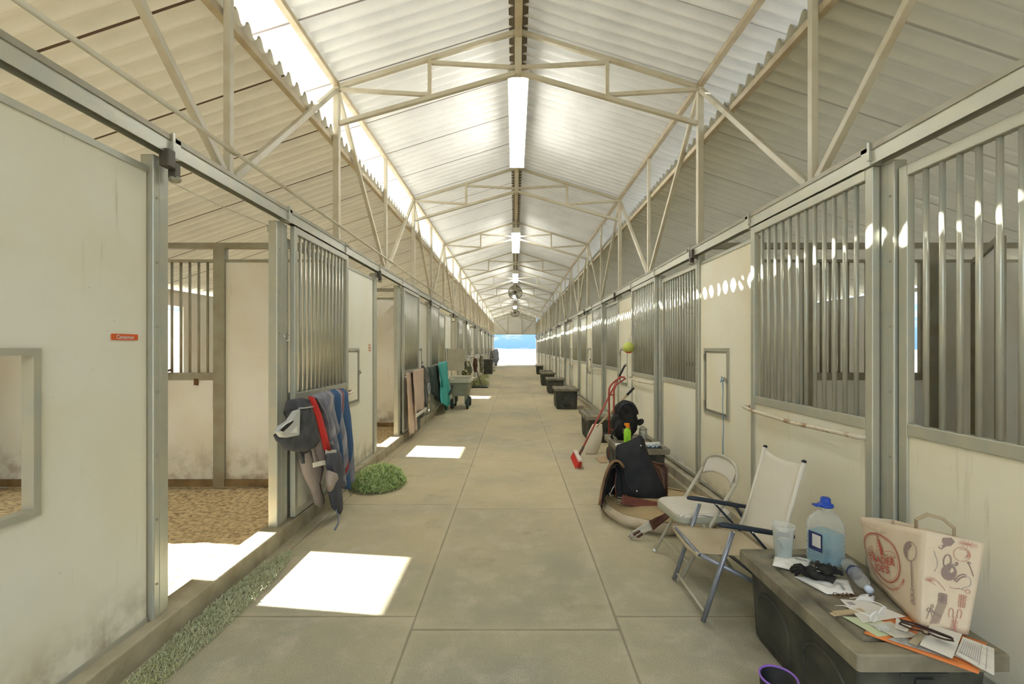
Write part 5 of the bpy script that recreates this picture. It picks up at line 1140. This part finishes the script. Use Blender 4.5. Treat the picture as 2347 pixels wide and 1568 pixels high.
# third gate: teal and black blanket
t = thing('horse_blanket', 'teal and black horse blanket hanging on the closed third gate', 'horse blanket', (XL+.2, 10.9, .1))
M['teal'] = mat('teal nylon', (.07,.46,.42), .6, 0, (.05,.36,.34), 6, .6); M['dkgreen'] = mat('black green nylon', (.02,.035,.03), .6, 0, (.05,.08,.07), 6, .6)
cloth(t, 'black_panel', M['dkgreen'], 9.0, 10.0, 1.13, lambda u: .62-.40*u*u, folds=2.5, depth=.10, seed=5, x0=XL+.16)
cloth(t, 'teal_panel', M['teal'], 9.85, 11.05, lambda u: 1.19, lambda u: .30-.22*u+.1*math.sin(u*7), folds=2, depth=.11, seed=7, x0=XL+.20, gather=-.1)
b = MB(); b.tube([(XL+.31, 9.55, 1.10), (XL+.33, 9.7, .8), (XL+.30, 9.9, .65)], .02, 6, flat=.4); b.build('teal_stripe', M['teal'], t, True)
b = MB(); b.tube([(XL+.35, 10.6, .42), (XL+.37, 10.85, .52), (XL+.36, 11.1, .60)], .03, 6, flat=.3); b.build('black_strap', M['dkgreen'], t, True)
# ---------------------------------------------------------------- garden cart
M['sage'] = mat('grey green plastic', (.33,.34,.25), .55, 0, (.26,.26,.18), 7, .7); M['pale'] = mat('pale cream plastic', (.58,.56,.44), .5)
cc = Vector((-1.36, 11.62, 0)); t = thing('garden_cart', 'grey green plastic garden cart by the third gate', 'garden cart', cc)
b = MB(); rings(b, [rring(.19,.36,.32,.04), rring(.25,.44,.68,.05)], cc); b.build('tub', M['sage'], t, bevel=.005)
b = MB(); rings(b, [rring(.255,.45,.65,.05), rring(.275,.47,.66,.05), rring(.275,.47,.74,.05), rring(.25,.44,.74,.05), rring(.24,.43,.66,.05)], cc, False, False)
b.build('rim', M['pale'], t, bevel=.004)
b = MB(); b.tube([cc + Vector(p) for p in ((-.23,-.42,.72),(-.23,-.34,.79),(.23,-.34,.79),(.23,-.42,.72))], .018, 8); b.tube([cc+Vector((-.23,-.34,.79)), cc+Vector((-.23,.1,.79)), cc+Vector((.23,.1,.79)), cc+Vector((.23,-.34,.79))], .018, 8); b.build('handle', M['pale'], t, True)
for sx in (-1, 1):
    for sy_ in (-1, 1):
        b = MB(); b.lathe([(0,-.035),(.10,-.035),(.125,-.02),(.125,.02),(.10,.035),(0,.035)], cc + Vector((sx*.19, sy_*.30, .126)), 20, M=Matrix.Rotation(PI/2, 3, 'Y')); b.build('wheel', M['dkgreen'], t, True)
        b = MB(); b.box(cc.x+sx*.15-.03, cc.x+sx*.15+.03, cc.y+sy_*.30-.03, cc.y+sy_*.30+.03, .12, .34); b.build('wheel_bracket', M['sage'], t)
# black bin, hanging items, rake
t = thing('feed_bin', 'tall dark bin standing against the far stalls, opposite the small chests', 'bin', (-1.52, 26.6, 0))
b = MB(); rings(b, [rring(.24,.3,.0,.03), rring(.25,.31,.80,.03)], (-1.53, 26.6, 0)); b.build('body', M['black_plastic'], t)
b = MB(); rings(b, [rring(.262,.322,.79,.03), rring(.262,.322,.85,.03), rring(.24,.3,.865,.03)], (-1.53, 26.6, 0)); b.build('lid', M['black_plastic'], t)
def hang(name, lab, cat, y, ztop, zbot, w, mt, seed, x=XL+.26, d=.12):
    b = MB()
    def fn(u, v):
        a = 2*PI*u; r_ = w*(.35+.65*math.sin(PI*min(1, .15+v*.8)))*(1+.35*noise.noise(Vector((math.cos(a)*1.5, v*4, seed))))
        return Vector((x + d*.5 + r_*.5*math.cos(a)*d/.12, y + r_*math.sin(a), ztop+(zbot-ztop)*v))
    b.grid(fn, 16, 16); b.tube([(x-.12, y, ztop+.02), (x, y, ztop+.05), (x+.06, y, ztop-.02)], .008, 6)
    o = b.build(name, mt, smooth=True); single(o, lab, cat); return o
hang('halter_bundle', 'camouflage green bundle hanging above the garden cart', 'halter', 14.9, 1.08, .30, .30, mat('camouflage cloth', (.05,.06,.03), .8, 0, (.34,.31,.20), 9, .9, ramp=(.55,.6)), 1)
hang('bridle', 'dark brown bridle bundle hanging on the gate behind the camouflage bundle', 'bridle', 18.0, 1.10, .55, .18, mat('dark tack', (.07,.03,.02), .7, 0, (.16,.08,.05), 12, .8), 2)
hang('lead_rope', 'tangled dark lead rope hanging before the tall dark bin', 'rope', 21.4, 1.15, .35, .2, mat('faded rope', (.12,.11,.07), .8, 0, (.3,.27,.18), 12, .9, ramp=(.45,.6)), 3)
hang('hanging_coat', 'grey plaid coat hanging on the far stalls', 'coat', 31.5, 1.30, .35, .30, mat('grey plaid cloth', (.16,.15,.16), .9, 0, (.36,.33,.34), 9, .9, ramp=(.45,.6)), 4, XL+.27, .14)
hang('hanging_coat', 'pale blue grey coat hanging beside the far opening', 'coat', 35.0, 1.45, .15, .32, mat('blue grey cloth', (.22,.25,.30), .9, 0, (.32,.34,.38), 5, .7), 7, XL+.36, .16)
for i, y_ in enumerate((13.6, 17.2, 20.8)):
    b = MB(); b.box(XL+.03, XL+.26, y_-.02, y_+.03, 1.17, 1.24); o = b.build('bracket_board', M['white'], bevel=.004); single(o, 'small white board fixed on the stall fronts over the hanging tack, %s from the camera' % ordinal(i+1), 'board', 'small white boards')
t = thing('rake', 'dark pitch rake lying in the hay and leaning on the gate', 'rake', (-1.25, 17.6, 0))
b = MB(); b.tube([(-1.22,17.5,.06), (-1.38,17.7,.35), (-1.50,17.9,.7)], .016, 8); b.build('handle', M['dark_metal'], t, True)
b = MB(); b.grid(lambda u, v: Vector((-1.62+.62*u, 17.2+.5*v, .03+.03*math.sin(PI*u))), 8, 5); b.build('head', M['dkgreen'], t, True, solid=.01)
# ---------------------------------------------------------------- hay
M['hay'] = mat('green hay', (.34,.48,.15), .85, 0, (.58,.66,.30), 20, .9, ramp=(.35,.65)); M['hay3'] = mat('dusty green hay', (.42,.46,.27), .85, 0, (.58,.60,.40), 20, .9); M['hay2'] = mat('yellow green hay', (.58,.56,.28), .85, 0, (.38,.42,.18), 20, .9)
def hay(name, c, rx, ry, h, n, mt, lab, cat='hay', ln=.11, kind=None, th=.0024):
    rnd = random.Random(n + int(c[0]*100)); b = MB(); c = Vector(c)
    if h > .04: b.blob(c + Vector((0,0,0)), rx*.78, ry*.78, h*.72, 24, 10, .25, 8)
    for i in range(n):
        a = rnd.uniform(0, 2*PI); q = math.sqrt(rnd.random()); x, y = rx*q*math.cos(a), ry*q*math.sin(a)
        z = h*math.sqrt(max(0, 1-q*q))*rnd.uniform(.75, 1.05) + .004
        d = Vector((rnd.gauss(0,1), rnd.gauss(0,1), rnd.gauss(0,.35))).normalized()*ln*rnd.uniform(.4, 1)
        p = c + Vector((x, y, z)); k = Vector((rnd.gauss(0,.01), rnd.gauss(0,.01), rnd.uniform(0,.02)))
        s_ = Vector((-d.y, d.x, 0)).normalized()*th
        v = [p-d*.5-s_, p-d*.5+s_, p+k+s_*1.5, p+k-s_*1.5, p+d*.5+s_*.5, p+d*.5-s_*.5]
        for q_ in v: q_.z = max(q_.z, .002)
        b.add(v, [(0,1,2,3),(3,2,4,5)])
    o = b.build(name, mt)
    c0 = Vector((c.x, c.y, 0)); o.data.transform(Matrix.Translation(-c0)); o.location = c0; tag(o, lab, cat, None, kind); return o
hay('hay_pile', (-1.49, 5.02, 0), .27, .33, .20, 6500, M['hay'], 'green hay pile on the floor by the first board front')
hay('hay_pile', (-1.42, 18.6, 0), .38, .8, .26, 2500, M['hay2'], 'yellowish hay pile further off, beyond the garden cart', ln=.16, th=.003)
hay('hay_pile', (-1.55, 23.5, 0), .25, .8, .12, 900, M['hay2'], 'low scrap of hay before the tall dark bin', ln=.16, th=.003)
hay('hay_pile', (-1.50, 29.5, 0), .3, .7, .14, 700, M['hay2'], 'thin hay heap near the far opening', ln=.16, th=.004)
hay('loose_hay', (-1.66, 2.62, 0), .11, .75, .012, 3800, M['hay3'], 'loose green hay scattered along the curb of the near doorway', 'loose hay', .035, 'stuff', .0012)
hay('loose_hay', (-1.66, 1.9, 0), .09, .5, .01, 900, M['hay2'], 'sparse hay crumbs along the curb below the near board front', 'loose hay', .04, 'stuff', .001)
# wire under the left roof
b = MB(); p0, p1 = W(372,410,3.1), W(614,514,5.4); p0 = Vector((-2.45, 3.2, 2.71)); p1 = Vector((-2.9, 5.6, 2.98)); p0 = W(372,408,3.2); p1 = W(614,516,4.6)
pts = [p0.lerp(p1, k/10) - Vector((0,0,.015*math.sin(PI*k/10))) for k in range(11)]; b.tube(pts, .004, 5); b.tube([p1, p1 - Vector((0,0,.07))], .009, 6); o = b.build('wire', M['galv'], smooth=True); single(o, 'thin wire strung under the roof inside the first stall', 'wire')
# open board leaf and shelf inside the near right stall
t = thing('board_leaf', 'beige board leaf standing open inside the near barred stall', 'board', (4.3, 4.2, 0))
a, c = Vector((4.72, 4.66, 0)), Vector((3.95, 3.70, 0)); b = MB(); b.prism([a+v3(0,0,.08), c+v3(0,0,.08), c+v3(0,0,2.38), a+v3(0,0,2.38)], (.02,-.015,0)); b.build('board', M['divider'], t)
b = MB(); b.bar(a+v3(0,0,2.4), c+v3(0,0,2.4), .05, .05); b.bar(c+v3(0,0,0), c+v3(0,0,2.42), .05, .05); b.bar(a, a+v3(0,0,2.42), .05, .05); b.build('board_frame', M['galvd'], t)

# small fittings on the divider seen through the first doorway
t = thing('gate_latch', 'rusty latch with a short hanging chain on the first stall divider', 'latch', (-3.68, YT-.06, 1.02))
b = MB(); b.blob(W(377,852,4.79), .025, .02, .03, 10, 8, .5, 9); b.tube([W(376,852,4.78), W(392,848,4.78)], .012, 8); b.build('latch_body', mat('rusty iron', (.16,.08,.04), .7, .3), t, True)
b = MB(); b.tube([W(378,860,4.78), W(379,872,4.78), W(377,884,4.78)], .005, 6); b.blob(W(376,897,4.78), .016, .012, .02, 8, 6, .4, 9); b.build('hanging_chain', bpy.data.materials['rusty iron'], t, True)
c = W(445, 876, 4.79); b = MB(); b.box(c.x-.022, c.x+.022, YT-.026, YT-.013, c.z-.035, c.z+.035); o = b.build('rusty_plate', bpy.data.materials['rusty iron'], bevel=.003); single(o, 'small rusty plate on the lower board of the first stall divider', 'plate')
SKY, SUN, EXPO = 1.0, 15.0, 1.45
# ---------------------------------------------------------------- sky, sun, camera
wd = bpy.data.worlds.new('sky'); SC.world = wd; wd.use_nodes = True; nt = wd.node_tree; bg = nt.nodes['Background']
tc = nt.nodes.new('ShaderNodeTexCoord'); sp = nt.nodes.new('ShaderNodeSeparateXYZ'); nt.links.new(tc.outputs['Generated'], sp.inputs[0])
r = nt.nodes.new('ShaderNodeValToRGB'); nt.links.new(sp.outputs[2], r.inputs[0])
e = r.color_ramp.elements; e[0].position = 0; e[0].color = (.42,.70,.98,1); e[0].color = (.125,.25,.48,1); e[1].position = .30; e[1].color = (3.6,4.0,4.3,1); n_ = r.color_ramp.elements.new(.07); n_.color = (.22,.37,.58,1)
mp = nt.nodes.new('ShaderNodeMapping'); mp.inputs['Scale'].default_value = (18, 18, 60); nt.links.new(tc.outputs['Generated'], mp.inputs[0])
cl = smooth(nt, mth(nt, 'ADD', noi(nt, mp.outputs[0], 1.2, 5), mth(nt, 'MULTIPLY', sp.outputs[2], 3.0)), .58, .8)
c = mixc(nt, mth(nt, 'MULTIPLY', cl, .75), r.outputs[0], (.40,.42,.45))
nt.links.new(c, bg.inputs[0]); bg.inputs[1].default_value = SKY
sd = bpy.data.lights.new('sun', 'SUN'); sd.energy = SUN; sd.angle = .006; sd.color = (1, .97, .91)
so = bpy.data.objects.new('sun', sd); COL.objects.link(so)
d = Vector((1, -.13, -.459)).normalized(); so.rotation_euler = d.to_track_quat('-Z', 'Y').to_euler(); so.location = (-8, 5, 8)
cd = bpy.data.cameras.new('camera'); cam = bpy.data.objects.new('camera', cd); COL.objects.link(cam)
cam.location = (0, 0, H); cam.rotation_euler = (PI/2, 0, 0)
cd.sensor_fit = 'HORIZONTAL'; cd.sensor_width = 36; cd.lens = FPX/2347*36
cd.shift_x = (1173.5-VX)/2347; cd.shift_y = (VY-784)/2347; cd.clip_start = .05; cd.clip_end = 2000
SC.camera = cam
vs = SC.view_settings; vs.view_transform = 'Standard'; vs.look = 'None'; vs.gamma = 1; vs.use_curve_mapping = False; vs.exposure = EXPO
SC.display_settings.display_device = 'sRGB'
cy = SC.cycles; cy.max_bounces = 5; cy.diffuse_bounces = 4; cy.glossy_bounces = 2; cy.transmission_bounces = 4; cy.transparent_max_bounces = 8
cy.caustics_reflective = False; cy.caustics_refractive = False; cy.sample_clamp_indirect = 4; cy.use_denoising = True; cy.use_adaptive_sampling = True; cy.adaptive_threshold = .1; cy.adaptive_min_samples = 16
for o in bpy.data.objects:
    if '_o' in o.keys(): del o['_o']
